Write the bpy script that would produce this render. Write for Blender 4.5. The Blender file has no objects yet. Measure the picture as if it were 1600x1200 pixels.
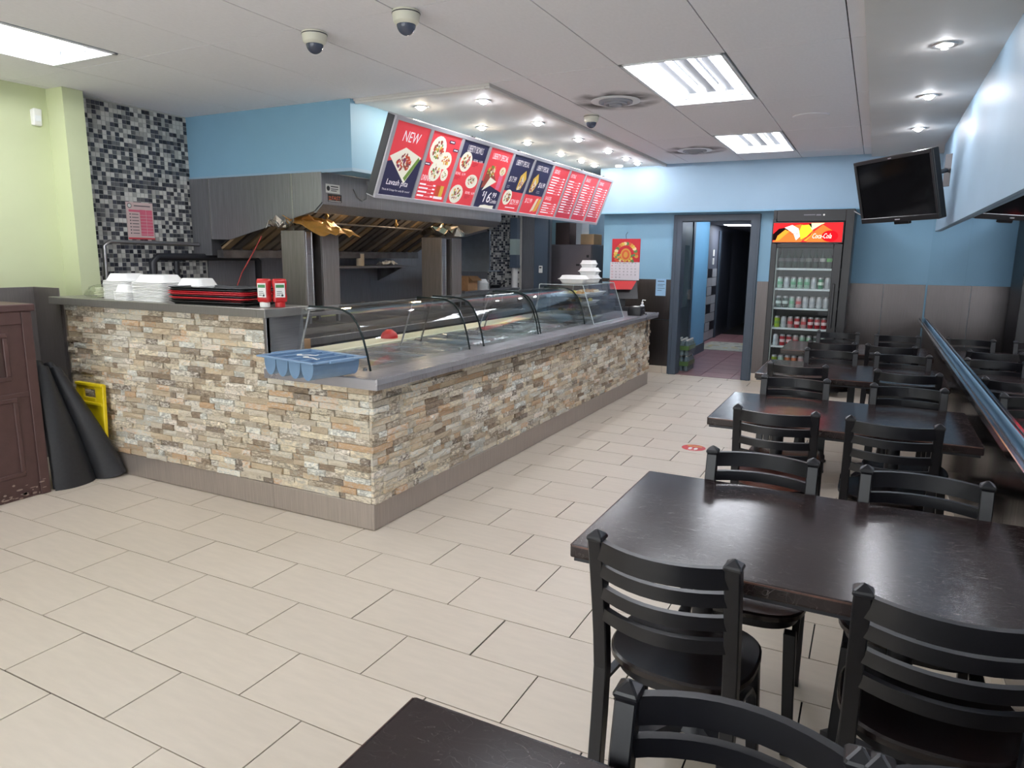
import bpy, bmesh, math, random
from mathutils import Vector, Matrix
random.seed(7)
S = bpy.context.scene
C = S.collection
PI = math.pi

# ------------------------------------------------------------------ camera, world, exposure
cd = bpy.data.cameras.new('camera'); cam = bpy.data.objects.new('camera', cd); C.objects.link(cam)
CAMZ = 1.57
def cam_axes(yaw, pitch, roll):
    cy, sy, cp, sp = math.cos(yaw), math.sin(yaw), math.cos(pitch), math.sin(pitch)
    f = Vector((sy*cp, cy*cp, -sp)); r = Vector((cy, -sy, 0)); u = r.cross(f)
    c, s = math.cos(roll), math.sin(roll)
    return c*r + s*u, -s*r + c*u, f
_r, _u, _f = cam_axes(-0.4730393, 0.1809431, 0.0099259)
cam.matrix_world = Matrix(((_r.x, _u.x, -_f.x, 0), (_r.y, _u.y, -_f.y, 0), (_r.z, _u.z, -_f.z, CAMZ), (0, 0, 0, 1)))
cd.sensor_width = 36; cd.lens = 1091.647/1600*36; cd.clip_start = .05
S.camera = cam
W = bpy.data.worlds.new('world'); S.world = W; W.use_nodes = True
W.node_tree.nodes['Background'].inputs[0].default_value = (.98, .98, 1.0, 1)
W.node_tree.nodes['Background'].inputs[1].default_value = 4.0
S.view_settings.view_transform = 'Standard'; S.view_settings.look = 'None'
S.view_settings.gamma = 1; S.view_settings.use_curve_mapping = False
S.view_settings.exposure = 0.42
TUBE = 32.0
BULB = 330.0

# ------------------------------------------------------------------ helpers
def lin(c):
    return tuple((x/12.92 if x <= .04045 else ((x+.055)/1.055)**2.4) for x in (v/255 for v in c))
_mats = {}
def M(name, rgb=(128,128,128), rough=.5, metal=0, var=.06, vs=6, bump=0, bs=120, st=(1,1,1), emit=0, spec=.5, rand=0, coat=0, isl=0):
    """rgb in sRGB; var = noise variation of value; st = stretch of the noise; rand/isl = value change per object / per piece"""
    if name in _mats: return _mats[name]
    m = bpy.data.materials.new(name); m.use_nodes = True; _mats[name] = m
    nt = m.node_tree; N = nt.nodes; L = nt.links; b = N['Principled BSDF']
    c = lin(rgb)
    b.inputs['Roughness'].default_value = rough; b.inputs['Metallic'].default_value = metal
    b.inputs['Specular IOR Level'].default_value = spec
    b.inputs['Coat Weight'].default_value = coat
    tc = N.new('ShaderNodeTexCoord'); mp = N.new('ShaderNodeMapping'); mp.inputs['Scale'].default_value = st
    L.new(tc.outputs['Object'], mp.inputs[0])
    n = N.new('ShaderNodeTexNoise'); n.inputs['Scale'].default_value = vs; n.inputs['Detail'].default_value = 5
    L.new(mp.outputs[0], n.inputs['Vector'])
    mr = N.new('ShaderNodeMapRange'); mr.inputs['From Min'].default_value = .3; mr.inputs['From Max'].default_value = .7
    mr.inputs['To Min'].default_value = 1-var; mr.inputs['To Max'].default_value = 1+var
    L.new(n.outputs['Fac'], mr.inputs['Value'])
    val = mr.outputs[0]
    def jitter(src, amt, val):
        r = N.new('ShaderNodeMapRange'); r.inputs['To Min'].default_value = 1-amt; r.inputs['To Max'].default_value = 1+amt
        L.new(src, r.inputs['Value']); mu = N.new('ShaderNodeMath'); mu.operation = 'MULTIPLY'
        L.new(val, mu.inputs[0]); L.new(r.outputs[0], mu.inputs[1]); return mu.outputs[0]
    if rand: val = jitter(N.new('ShaderNodeObjectInfo').outputs['Random'], rand, val)
    if isl: val = jitter(N.new('ShaderNodeNewGeometry').outputs['Random Per Island'], isl, val)
    vm = N.new('ShaderNodeVectorMath'); vm.operation = 'SCALE'; vm.inputs[0].default_value = c
    L.new(val, vm.inputs['Scale']); L.new(vm.outputs[0], b.inputs['Base Color'])
    if emit:
        b.inputs['Emission Color'].default_value = (*c, 1); b.inputs['Emission Strength'].default_value = emit
    if bump:
        n2 = N.new('ShaderNodeTexNoise'); n2.inputs['Scale'].default_value = bs; n2.inputs['Detail'].default_value = 3
        L.new(mp.outputs[0], n2.inputs['Vector'])
        bp = N.new('ShaderNodeBump'); bp.inputs['Strength'].default_value = bump; bp.inputs['Distance'].default_value = .002
        L.new(n2.outputs['Fac'], bp.inputs['Height']); L.new(bp.outputs[0], b.inputs['Normal'])
    return m
def steel(name, rgb=(150,150,150), rough=.33, st=(1,1,60), var=.12, metal=1.0):
    """brushed metal: fine streaks in roughness and tone"""
    if name in _mats: return _mats[name]
    m = M(name, rgb, rough, metal, var, 5, .0, 80, st)
    nt = m.node_tree; N = nt.nodes; L = nt.links
    mp = [n for n in N if n.type == 'MAPPING'][0]; b = N['Principled BSDF']
    n = N.new('ShaderNodeTexNoise'); n.inputs['Scale'].default_value = 3; n.inputs['Detail'].default_value = 6
    L.new(mp.outputs[0], n.inputs['Vector'])
    r = N.new('ShaderNodeMapRange'); r.inputs['To Min'].default_value = rough*.6; r.inputs['To Max'].default_value = rough*1.45
    L.new(n.outputs['Fac'], r.inputs['Value']); L.new(r.outputs[0], b.inputs['Roughness'])
    return m
def emis(name, rgb=None, strength=1):
    if name in _mats: return _mats[name]
    m = bpy.data.materials.new(name); m.use_nodes = True; _mats[name] = m
    N = m.node_tree.nodes; N.clear(); e = N.new('ShaderNodeEmission'); o = N.new('ShaderNodeOutputMaterial')
    e.inputs[0].default_value = (*lin(rgb), 1); e.inputs[1].default_value = strength
    m.node_tree.links.new(e.outputs[0], o.inputs[0]); return m
def glass(name, tint=(1,1,1), ior=1.5):
    if name in _mats: return _mats[name]
    m = bpy.data.materials.new(name); m.use_nodes = True; _mats[name] = m
    N = m.node_tree.nodes; L = m.node_tree.links; N.clear()
    t = N.new('ShaderNodeBsdfTransparent'); t.inputs[0].default_value = (*tint, 1)
    g = N.new('ShaderNodeBsdfGlossy'); g.inputs['Roughness'].default_value = .02
    lw = N.new('ShaderNodeLayerWeight'); lw.inputs[0].default_value = .5
    pw = N.new('ShaderNodeMath'); pw.operation = 'POWER'; pw.inputs[1].default_value = 4.5; L.new(lw.outputs['Facing'], pw.inputs[0])
    f = N.new('ShaderNodeMath'); f.operation = 'MULTIPLY_ADD'; f.inputs[1].default_value = .75*(ior-1)/.5; f.inputs[2].default_value = .045*(ior-1)/.5; L.new(pw.outputs[0], f.inputs[0])
    x = N.new('ShaderNodeMixShader'); o = N.new('ShaderNodeOutputMaterial')
    L.new(f.outputs[0], x.inputs[0]); L.new(t.outputs[0], x.inputs[1]); L.new(g.outputs[0], x.inputs[2]); L.new(x.outputs[0], o.inputs[0])
    return m
def ramp_mat(name, cols, rough, src='both', noise=.25, ns=40, bump=.6, bs=90, grout=None):
    """a colour drawn per piece (object random + island random), mottled in place, with relief"""
    if name in _mats: return _mats[name]
    m = bpy.data.materials.new(name); m.use_nodes = True; _mats[name] = m
    N = m.node_tree.nodes; L = m.node_tree.links; b = N['Principled BSDF']; b.inputs['Roughness'].default_value = rough
    oi = N.new('ShaderNodeObjectInfo'); ge = N.new('ShaderNodeNewGeometry')
    ad = N.new('ShaderNodeMath'); ad.operation = 'ADD'; L.new(oi.outputs['Random'], ad.inputs[0]); L.new(ge.outputs['Random Per Island'], ad.inputs[1])
    fr = N.new('ShaderNodeMath'); fr.operation = 'FRACT'; L.new(ad.outputs[0], fr.inputs[0])
    no = N.new('ShaderNodeTexNoise'); no.inputs['Scale'].default_value = ns; no.inputs['Detail'].default_value = 6; no.inputs['Roughness'].default_value = .65
    vm = N.new('ShaderNodeVectorMath'); vm.operation = 'MULTIPLY_ADD'
    L.new(ge.outputs['Position'], vm.inputs[0]); vm.inputs[1].default_value = (1, 1, 2.2)
    cb = N.new('ShaderNodeCombineXYZ'); k = N.new('ShaderNodeMath'); k.operation = 'MULTIPLY'; k.inputs[1].default_value = 37; L.new(fr.outputs[0], k.inputs[0]); L.new(k.outputs[0], cb.inputs[0])
    L.new(cb.outputs[0], vm.inputs[2]); L.new(vm.outputs[0], no.inputs['Vector'])
    mx = N.new('ShaderNodeMath'); mx.operation = 'MULTIPLY_ADD'; mx.inputs[1].default_value = noise; L.new(no.outputs['Fac'], mx.inputs[0])
    sb = N.new('ShaderNodeMath'); sb.operation = 'SUBTRACT'; sb.inputs[1].default_value = noise*.5; L.new(fr.outputs[0], sb.inputs[0]); L.new(sb.outputs[0], mx.inputs[2])
    cr = N.new('ShaderNodeValToRGB'); cr.color_ramp.interpolation = 'LINEAR' if noise else 'CONSTANT'
    L.new(mx.outputs[0], cr.inputs[0])
    el = cr.color_ramp.elements
    while len(el) < len(cols): el.new(.5)
    for i, c in enumerate(cols): el[i].position = i/len(cols) + (.5/len(cols) if noise else 0); el[i].color = (*lin(c), 1)
    # light and dark mottling
    mr = N.new('ShaderNodeMapRange'); mr.inputs['From Min'].default_value = .25; mr.inputs['From Max'].default_value = .75
    mr.inputs['To Min'].default_value = 1-noise*1.3; mr.inputs['To Max'].default_value = 1+noise*1.3; L.new(no.outputs['Fac'], mr.inputs['Value'])
    sc = N.new('ShaderNodeVectorMath'); sc.operation = 'SCALE'; L.new(cr.outputs[0], sc.inputs[0]); L.new(mr.outputs[0], sc.inputs['Scale'])
    L.new(sc.outputs[0], b.inputs['Base Color'])
    if bump:
        n2 = N.new('ShaderNodeTexNoise'); n2.inputs['Scale'].default_value = bs; n2.inputs['Detail'].default_value = 4; L.new(vm.outputs[0], n2.inputs['Vector'])
        bp = N.new('ShaderNodeBump'); bp.inputs['Strength'].default_value = bump; bp.inputs['Distance'].default_value = .006
        L.new(n2.outputs['Fac'], bp.inputs['Height']); L.new(bp.outputs[0], b.inputs['Normal'])
    return m

class MB:
    def __init__(s): s.v = []; s.f = []; s.m = []
    def add(s, vs, fs, mi=0):
        o = len(s.v); s.v += [tuple(p) for p in vs]; s.f += [tuple(i+o for i in f) for f in fs]; s.m += [mi]*len(fs); return s
    def box(s, x0, x1, y0, y1, z0, z1, mi=0):
        return s.add([(x0,y0,z0),(x1,y0,z0),(x1,y1,z0),(x0,y1,z0),(x0,y0,z1),(x1,y0,z1),(x1,y1,z1),(x0,y1,z1)],
                     [(0,3,2,1),(4,5,6,7),(0,1,5,4),(1,2,6,5),(2,3,7,6),(3,0,4,7)], mi)
    def bar(s, p, q, w, h, up=(0,0,1), mi=0, w2=None, h2=None):
        p, q = Vector(p), Vector(q); d = (q-p).normalized(); a = d.cross(Vector(up))
        if a.length < 1e-5: a = d.cross(Vector((1,0,0)))
        a.normalize(); b = a.cross(d)
        w2 = w if w2 is None else w2; h2 = h if h2 is None else h2
        vs = [p+a*sx*w/2+b*sz*h/2 for sx, sz in ((-1,-1),(1,-1),(1,1),(-1,1))] + [q+a*sx*w2/2+b*sz*h2/2 for sx, sz in ((-1,-1),(1,-1),(1,1),(-1,1))]
        return s.add(vs, [(0,3,2,1),(4,5,6,7),(0,1,5,4),(1,2,6,5),(2,3,7,6),(3,0,4,7)], mi)
    def loft(s, rings, mi=0, cap=True, closed=True):
        n = len(rings[0]); vs = [p for r in rings for p in r]; fs = []
        for i in range(len(rings)-1):
            for j in range(n if closed else n-1):
                k = (j+1) % n; fs.append((i*n+j, i*n+k, (i+1)*n+k, (i+1)*n+j))
        if cap: fs += [tuple(range(n-1, -1, -1)), tuple(range((len(rings)-1)*n, len(rings)*n))]
        return s.add(vs, fs, mi)
    def sweep(s, pts, w, h, up=(0,0,1), mi=0):
        """rectangular section carried along a path"""
        pts = [Vector(p) for p in pts]; rings = []
        for i, p in enumerate(pts):
            d = (pts[min(i+1, len(pts)-1)]-pts[max(i-1, 0)]).normalized(); a = d.cross(Vector(up)).normalized(); b = a.cross(d)
            rings.append([p-a*w/2-b*h/2, p+a*w/2-b*h/2, p+a*w/2+b*h/2, p-a*w/2+b*h/2])
        return s.loft(rings, mi)
    def tube(s, pts, r, n=8, mi=0):
        pts = [Vector(p) for p in pts]; rings = []; a = None
        for i, p in enumerate(pts):
            d = (pts[min(i+1, len(pts)-1)]-pts[max(i-1, 0)]).normalized()
            if a is None: a = d.cross(Vector((0,0,1)) if abs(d.z) < .9 else Vector((1,0,0)))
            a = (a - d*a.dot(d)).normalized(); b = d.cross(a)
            rr = r[i] if isinstance(r, (list, tuple)) else r
            rings.append([p+(a*math.cos(t)+b*math.sin(t))*rr for t in (2*PI*k/n for k in range(n))])
        return s.loft(rings, mi)
    def lathe(s, prof, n=16, c=(0,0,0), mi=0, cap=True):
        return s.loft([[(c[0]+r*math.cos(2*PI*k/n), c[1]+r*math.sin(2*PI*k/n), c[2]+z) for k in range(n)] for r, z in prof], mi, cap)
    def prism(s, poly, ax, lo, hi, mi=0):
        f = {'x': lambda a, b, t: (t, a, b), 'y': lambda a, b, t: (a, t, b), 'z': lambda a, b, t: (a, b, t)}[ax]
        return s.loft([[f(a, b, lo) for a, b in poly], [f(a, b, hi) for a, b in poly]], mi)
    def sheet(s, grid, t, mi=0):
        """a surface given as rows of points, thickened by t"""
        R, n = len(grid), len(grid[0]); P = [[Vector(p) for p in r] for r in grid]; Q = []
        for i in range(R):
            q = []
            for j in range(n):
                du = P[min(i+1,R-1)][j]-P[max(i-1,0)][j]; dv = P[i][min(j+1,n-1)]-P[i][max(j-1,0)]
                q.append(P[i][j] + du.cross(dv).normalized()*t)
            Q.append(q)
        o = R*n; fs = []
        for i in range(R-1):
            for j in range(n-1):
                a = (i*n+j, i*n+j+1, (i+1)*n+j+1, (i+1)*n+j); fs += [a, tuple(o+k for k in reversed(a))]
        for i in range(R-1):
            for j in (0, n-1): fs.append((i*n+j, (i+1)*n+j, o+(i+1)*n+j, o+i*n+j))
        for j in range(n-1):
            for i in (0, R-1): fs.append((i*n+j, i*n+j+1, o+i*n+j+1, o+i*n+j))
        return s.add([p for r in P for p in r]+[p for r in Q for p in r], fs, mi)
    def build(s, name, mats, parent=None, off=None, smooth=0, bevel=0, seg=1, normals=True):
        me = bpy.data.meshes.new(name)
        off = Vector(off) if off is not None else None
        me.from_pydata([tuple(Vector(p)-off) for p in s.v] if off is not None else s.v, [], s.f)
        if not isinstance(mats, (list, tuple)): mats = [mats]
        for m in mats: me.materials.append(m)
        me.polygons.foreach_set('material_index', s.m)
        if normals or bevel:
            bm = bmesh.new(); bm.from_mesh(me)
            if normals: bmesh.ops.recalc_face_normals(bm, faces=bm.faces)
            if bevel:
                es = [e for e in bm.edges if len(e.link_faces) == 2 and e.calc_face_angle(0) > .6]
                bmesh.ops.bevel(bm, geom=es, offset=bevel, segments=seg, profile=.6, affect='EDGES', clamp_overlap=True)
            bm.to_mesh(me); bm.free()
        if smooth:
            me.polygons.foreach_set('use_smooth', [True]*len(me.polygons)); me.set_sharp_from_angle(angle=smooth)
        o = bpy.data.objects.new(name, me); C.objects.link(o)
        if parent: o.parent = parent
        return o
def tag(o, label=None, cat=None, group=None, kind=None):
    for k, v in (('label', label), ('category', cat), ('group', group), ('kind', kind)):
        if v: o[k] = v
    return o
def thing(name, label, cat, loc=(0,0,0), rz=0, group=None):
    o = bpy.data.objects.new(name, None); C.objects.link(o); o.empty_display_size = .1
    o.location = loc; o.rotation_euler = (0,0,rz); return tag(o, label, cat, group)
def dup(root, loc=None, rz=None, label=None, group=None, name=None):
    r = root.copy(); C.objects.link(r)
    if loc is not None: r.location = loc
    if rz is not None: r.rotation_euler[2] = rz
    if label: r['label'] = label
    if group: r['group'] = group
    for ch in list(root.children):
        c = ch.copy(); C.objects.link(c); c.parent = r
        for g in list(ch.children):
            d = g.copy(); C.objects.link(d); d.parent = c
    return r
def clone(o, loc, parent=None, scale=None, rz=None):
    c = o.copy(); C.objects.link(c); c.location = loc
    if parent: c.parent = parent
    if scale: c.scale = scale
    if rz is not None: c.rotation_euler[2] = rz
    return c
_txt = {}
def text_geo(t):
    if t in _txt: return _txt[t]
    cu = bpy.data.curves.new('lettering', 'FONT'); cu.body = t; cu.size = 1; cu.resolution_u = 2
    o = bpy.data.objects.new('lettering', cu); C.objects.link(o)
    me = bpy.data.meshes.new_from_object(o.evaluated_get(bpy.context.evaluated_depsgraph_get()))
    vs = [tuple(v.co) for v in me.vertices]; fs = [tuple(p.vertices) for p in me.polygons]
    bpy.data.objects.remove(o); bpy.data.curves.remove(cu); bpy.data.meshes.remove(me)
    x0 = min(v[0] for v in vs); x1 = max(v[0] for v in vs); y0 = min(v[1] for v in vs); y1 = max(v[1] for v in vs)
    _txt[t] = ([((v[0]-x0)/(x1-x0), (v[1]-y0)/(y1-y0)) for v in vs], fs, (x1-x0)/max(y1-y0, 1e-6)); return _txt[t]
class Print:
    """flat print on a plane: origin, two axes; layers are lifted by tenths of a millimetre"""
    def __init__(s, o, u, v, lift=.0006):
        s.o, s.u, s.v = Vector(o), Vector(u).normalized(), Vector(v).normalized(); s.n = s.u.cross(s.v).normalized()
        s.mb = MB(); s.mats = []; s.lift = lift
    def mi(s, m):
        if m not in s.mats: s.mats.append(m)
        return s.mats.index(m)
    def P(s, a, b, l): return s.o+s.u*a+s.v*b+s.n*(l*s.lift)
    def poly(s, pts, m, l=1): s.mb.add([s.P(a, b, l) for a, b in pts], [tuple(range(len(pts)))], s.mi(m)); return s
    def rect(s, x, y, w, h, m, l=1): return s.poly([(x,y),(x+w,y),(x+w,y+h),(x,y+h)], m, l)
    def oval(s, x, y, rx, ry, m, l=1, n=18, rot=0):
        c, d = math.cos(rot), math.sin(rot)
        return s.poly([(x+rx*math.cos(t)*c-ry*math.sin(t)*d, y+rx*math.cos(t)*d+ry*math.sin(t)*c) for t in (2*PI*k/n for k in range(n))], m, l)
    def text(s, t, x, y, w, h, m, l=2, shear=0):
        vs, fs, _ = text_geo(t)
        s.mb.add([s.P(x+a*w+b*h*shear, y+b*h, l) for a, b in vs], fs, s.mi(m)); return s
    def food(s, x, y, r, mats, l=2, n=26, ry=None, seed=0):
        rg = random.Random(seed); ry = ry or r
        for k in range(n):
            a, q = rg.random()*2*PI, math.sqrt(rg.random())*.8
            s.oval(x+q*r*math.cos(a), y+q*ry*math.sin(a), r*(.1+.14*rg.random()), ry*(.08+.1*rg.random()), rg.choice(mats), l+.2+k*.02, 6, rg.random()*3)
        return s
    def build(s, name, parent, off=None): return s.mb.build(name, s.mats, parent, off, normals=False)

# ------------------------------------------------------------------ materials
m_floor_tile = M('floor_tile_beige', (208,196,180), .42, 0, .035, 3.5, .04, 200, (1,3,1), rand=.025)
m_grout = M('dark_grout', (22,18,16), .9)
m_ceil = M('ceiling_white', (240,238,242), .85, 0, .02, 40, .25, 260)
m_gap = M('ceiling_gap_dark', (36,35,34), .9)
m_gyp = M('gypsum_white', (220,216,212), .7, 0, .015)
m_blue = M('blue_paint', (130,172,198), .55, 0, .02, 3)
m_blue_l = M('blue_paint_pale_lit', (146,174,196), .5, 0, .02, 3)  # on the bulkhead this is the wall blue, toned as if better lit
m_green = M('green_paint', (206,213,172), .6, 0, .02, 3)
m_frame = M('slate_paint', (72,84,98), .45, 0, .05, 8, .05, 60, (1,1,.2))
m_steel = steel('brushed_steel', (172,170,170), .34)
m_steel_w = steel('wainscot_steel', (98,93,93), .34, (60,60,1), .1)
m_steel_mir = steel('polished_wainscot_steel', (120,116,118), .14, (40,40,1), .12)
m_steel_k = steel('kitchen_steel', (142,142,147), .4, (30,30,1), .14, .72)
m_steel_top = steel('counter_steel', (178,177,182), .3, (1,40,1), .1, .62)
m_steel_dk = steel('sooty_steel', (106,104,106), .42, (2,2,2), .3, .6)
m_kick = steel('kick_steel', (178,168,160), .42, (60,60,1), .12, .65)
m_mirror = M('mirror_silver', (222,226,232), .01, 1, 0)
m_black = M('black_metal', (38,39,45), .42, 0, .08, 20)
m_blackp = M('black_plastic', (24,24,27), .35, 0, .08, 20)
m_blackg = M('black_gloss', (16,16,19), .12, 0, .05)
m_chair = M('chair_black_paint', (19,19,24), .36, 0, .1, 30, .05, 200, spec=.5)
m_seat = M('dark_seat_wood', (30,22,22), .25, 0, .25, 10, .15, 90, (1,9,1), spec=.6)
m_seat_b = M('brown_seat_wood', (96,52,42), .28, 0, .25, 10, .15, 90, (1,9,1), spec=.6)
m_white = M('white_plastic', (236,235,230), .45, 0, .02)
m_foam = M('white_foam', (240,240,238), .6, 0, .015, 30, .1, 300)
m_red = M('red_plastic', (190,36,38), .35, 0, .06)
m_blue_tub = M('blue_grey_plastic', (120,150,182), .4, 0, .05, 12)
m_brown = M('brown_painted_wood', (84,60,58), .5, 0, .1, 14, .2, 90)
m_rubber = M('black_rubber', (40,41,45), .42, 0, .15, 60, .5, 330)
m_yellow = M('yellow_plastic', (226,200,20), .38, 0, .05)
m_card = M('cardboard', (176,136,98), .8, 0, .08, 30)
m_cream = M('cream_board', (232,226,198), .4, 0, .04, 15)
m_tube = emis('fluorescent_tube', (246,248,255), TUBE)
m_bulb = emis('warm_bulb', (255,238,214), BULB)
m_bulbw = emis('white_bulb', (246,248,255), BULB)
m_fixture = M('white_enamel', (238,240,242), .35, 0, .01)
m_glass = glass('clear_glass', (.955,.975,.97))
m_glass2 = glass('acrylic', (.93,.95,.95))
m_glassd = glass('cooler_glass', (.90,.92,.93), 1.14)
m_stone = ramp_mat('ledger_stone', [(146,128,109),(187,174,154),(215,204,185),(174,161,143),(233,224,211),(200,164,126),(163,154,139),(224,211,187),(187,187,180),(236,233,222),(206,186,156),(191,174,150),(128,115,104),(220,213,200),(202,194,178),(222,208,182)], .8, noise=.26, ns=38, bump=.9, bs=80)
m_mosaic = [M('mosaic_dark', (50,52,60), .22, isl=.15), M('mosaic_white', (220,218,212), .22, isl=.05), M('mosaic_mid', (112,112,114), .22, isl=.15), M('mosaic_pale', (176,174,170), .22, isl=.1), M('mosaic_slate', (72,74,84), .22, isl=.15)]
m_mgrout = M('pale_grout', (186,184,178), .8)
def table_wood():
    m = M('dark_table_wood', (40,30,30), .2, 0, .2, 7, .03, 120, (1,7,1), spec=.5)
    nt = m.node_tree; N = nt.nodes; L = nt.links; b = N['Principled BSDF']
    tc = [n for n in N if n.type == 'TEX_COORD'][0]
    def line(scale, rot, dist, width):
        mp = N.new('ShaderNodeMapping'); mp.inputs['Rotation'].default_value = (0,0,rot); mp.inputs['Scale'].default_value = (1,2.2,1); L.new(tc.outputs['Object'], mp.inputs[0])
        n = N.new('ShaderNodeTexNoise'); n.inputs['Scale'].default_value = scale; n.inputs['Detail'].default_value = 2; n.inputs['Distortion'].default_value = dist; L.new(mp.outputs[0], n.inputs['Vector'])
        a = N.new('ShaderNodeMath'); a.operation = 'SUBTRACT'; a.inputs[1].default_value = .5; L.new(n.outputs['Fac'], a.inputs[0])
        a2 = N.new('ShaderNodeMath'); a2.operation = 'ABSOLUTE'; L.new(a.outputs[0], a2.inputs[0])
        r = N.new('ShaderNodeMapRange'); r.inputs['From Max'].default_value = width*.5; r.inputs['To Min'].default_value = 1; r.inputs['To Max'].default_value = 0; L.new(a2.outputs[0], r.inputs['Value']); return r.outputs[0]
    l1, l2 = line(14, .5, .6, .006), line(22, -.9, .4, .007)
    mxl = N.new('ShaderNodeMath'); mxl.operation = 'MAXIMUM'; L.new(l1, mxl.inputs[0]); L.new(l2, mxl.inputs[1])
    n3 = N.new('ShaderNodeTexNoise'); n3.inputs['Scale'].default_value = 3; n3.inputs['Detail'].default_value = 3; L.new(tc.outputs['Object'], n3.inputs['Vector'])
    pm = N.new('ShaderNodeMapRange'); pm.inputs['From Min'].default_value = .42; pm.inputs['From Max'].default_value = .68; pm.inputs['To Max'].default_value = .55; L.new(n3.outputs['Fac'], pm.inputs['Value'])
    mu = N.new('ShaderNodeMath'); mu.operation = 'MULTIPLY'; L.new(mxl.outputs[0], mu.inputs[0]); L.new(pm.outputs[0], mu.inputs[1])
    rr = N.new('ShaderNodeMapRange'); rr.inputs['From Min'].default_value = .3; rr.inputs['From Max'].default_value = .7; rr.inputs['To Min'].default_value = .17; rr.inputs['To Max'].default_value = .22; L.new(n3.outputs['Fac'], rr.inputs['Value'])
    ra = N.new('ShaderNodeMath'); ra.operation = 'MULTIPLY_ADD'; ra.inputs[1].default_value = .12; L.new(mxl.outputs[0], ra.inputs[0]); L.new(rr.outputs[0], ra.inputs[2]); L.new(ra.outputs[0], b.inputs['Roughness'])
    mix = N.new('ShaderNodeMixRGB'); old = b.inputs['Base Color'].links[0].from_socket
    L.new(mu.outputs[0], mix.inputs[0]); L.new(old, mix.inputs[1]); mix.inputs[2].default_value = (*lin((128,120,118)), 1); L.new(mix.outputs[0], b.inputs['Base Color'])
    return m
m_table = table_wood()

# ------------------------------------------------------------------ setting
XL, XR, YB, CZ, YF = -5.60, .54, 9.43, 2.755, -2.6
def wall(name, mb, m, parent=None, **k): return tag(mb.build(name, m, parent, **k), kind='structure')

def in_view(x, y, z, pad=60):
    d = Vector((x, y, z-CAMZ)); c = d.dot(_f)
    if c < .2: return False
    u = 800+1091.6*d.dot(_r)/c; v = 600-1091.6*d.dot(_u)/c
    return -pad < u < 1600+pad and -pad < v < 1200+pad

# floor: slab of grout with a tile object for every tile the camera can meet
floor = wall('floor', MB().box(XL-.15, XR+.1, YF, 12.1, -.12, -.006), m_grout)
TX, TY = .604, .3083
tile_mb = MB().box(-.5, .5, -.5, .5, -.0115, 0)
tile0 = None; rest = MB(); rgt = random.Random(3)
k0 = int((YF-1.276)//TY)
for k in range(k0, int((YB-1.276)//TY)+1):
    y0 = 1.276+k*TY; y1 = y0+TY
    base = -2.814 if k % 2 == 0 else -2.512
    n0 = int((XL-base)//TX)
    for n in range(n0, int((XR-base)//TX)+1):
        x0, x1 = base+n*TX, base+(n+1)*TX
        x0c, x1c = max(x0, XL), min(x1, XR); y1c = min(y1, YB); y0c = max(y0, YF)
        if x1c-x0c < .02 or y1c-y0c < .02: continue
        hid = (x1c < -2.52 and y0c > 3.12)
        vis = not hid and any(in_view(a, b, 0, 10) for a in (x0c, (x0c+x1c)/2, x1c) for b in (y0c, y1c))
        g = .0024+.0022*rgt.random()**2
        a, b, c, d = x0c+g, x1c-g, y0c+g*.8, y1c-g*.8
        if vis:
            if tile0 is None: tile0 = tile_mb.build('floor_tile', m_floor_tile, floor); o = tile0
            else: o = clone(tile0, (0,0,0), floor)
            o.location = ((a+b)/2, (c+d)/2, -.0008*rgt.random()); o.scale = (b-a, d-c, 1)
        else: rest.box(a, b, c, d, -.0115, 0)
tag(rest.build('floor_tile', m_floor_tile, floor), kind='stuff')

# left wall: green paint over steel, boxed pier, glass mosaic behind the cooking line
wl = wall('wall_left', MB().box(XL-.15, XL, YF, 12, 0, CZ+.2), m_green)
MB().box(XL, XL+.008, YF, .6, .0, 1.31).build('wainscot_panel', steel('stub_steel', (128,122,120), .42, (60,60,1), .1, .5), wl)
MB().box(XL, XL+.008, .603, 2.1, .0, 1.31).build('wainscot_panel', steel('stub_steel', (128,122,120), .42, (60,60,1), .1, .5), wl)
MB().box(XL, XL+.008, 2.103, 3.05, .0, 1.31).build('wainscot_panel', steel('stub_steel', (128,122,120), .42, (60,60,1), .1, .5), wl)
pier = wall('pillar', MB().box(XL, -5.40, 3.295, 3.45, 0, CZ), m_green)
MB().box(XL+.008, -5.28, 3.05, 3.058, .0, 1.31).build('wainscot_panel', steel('stub_steel'), pier)
MB().box(XL+.001, -5.20, 3.06, 3.29, 0, 1.19).build('wall_stub', steel('stub_steel', (128,122,120), .42, (60,60,1), .1, .5), pier)
def mosaic(name, o, u, v, w, h, parent, skip=None, pitch=.036):
    o, u, v = Vector(o), Vector(u), Vector(v); n = u.cross(v); g = MB()
    for i in range(int(w/pitch)):
        for j in range(int(h/pitch)):
            p = o+u*(i*pitch)+v*(j*pitch)
            if skip and skip(p): continue
            a, t = pitch-.0048, .004; rq = random.random(); mi = (i+2*j) % 5 if rq < .55 else random.choice((0,1,1,2,3,4))
            q = [p, p+u*a, p+u*a+v*a, p+v*a]; r = [x+n*t for x in q]
            g.add(q+r, [(4,5,6,7),(0,1,5,4),(1,2,6,5),(2,3,7,6),(3,0,4,7)], mi)
    return tag(g.build(name, m_mosaic, parent, normals=False), kind='stuff')
MB().box(XL, XL+.004, 3.45, 4.62, .9, CZ).build('grout_bed', m_mgrout, wl)
mosaic('mosaic_tile', (XL+.004, 3.452, .95), (0,1,0), (0,0,1), 1.16, CZ-.955, wl)
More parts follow.
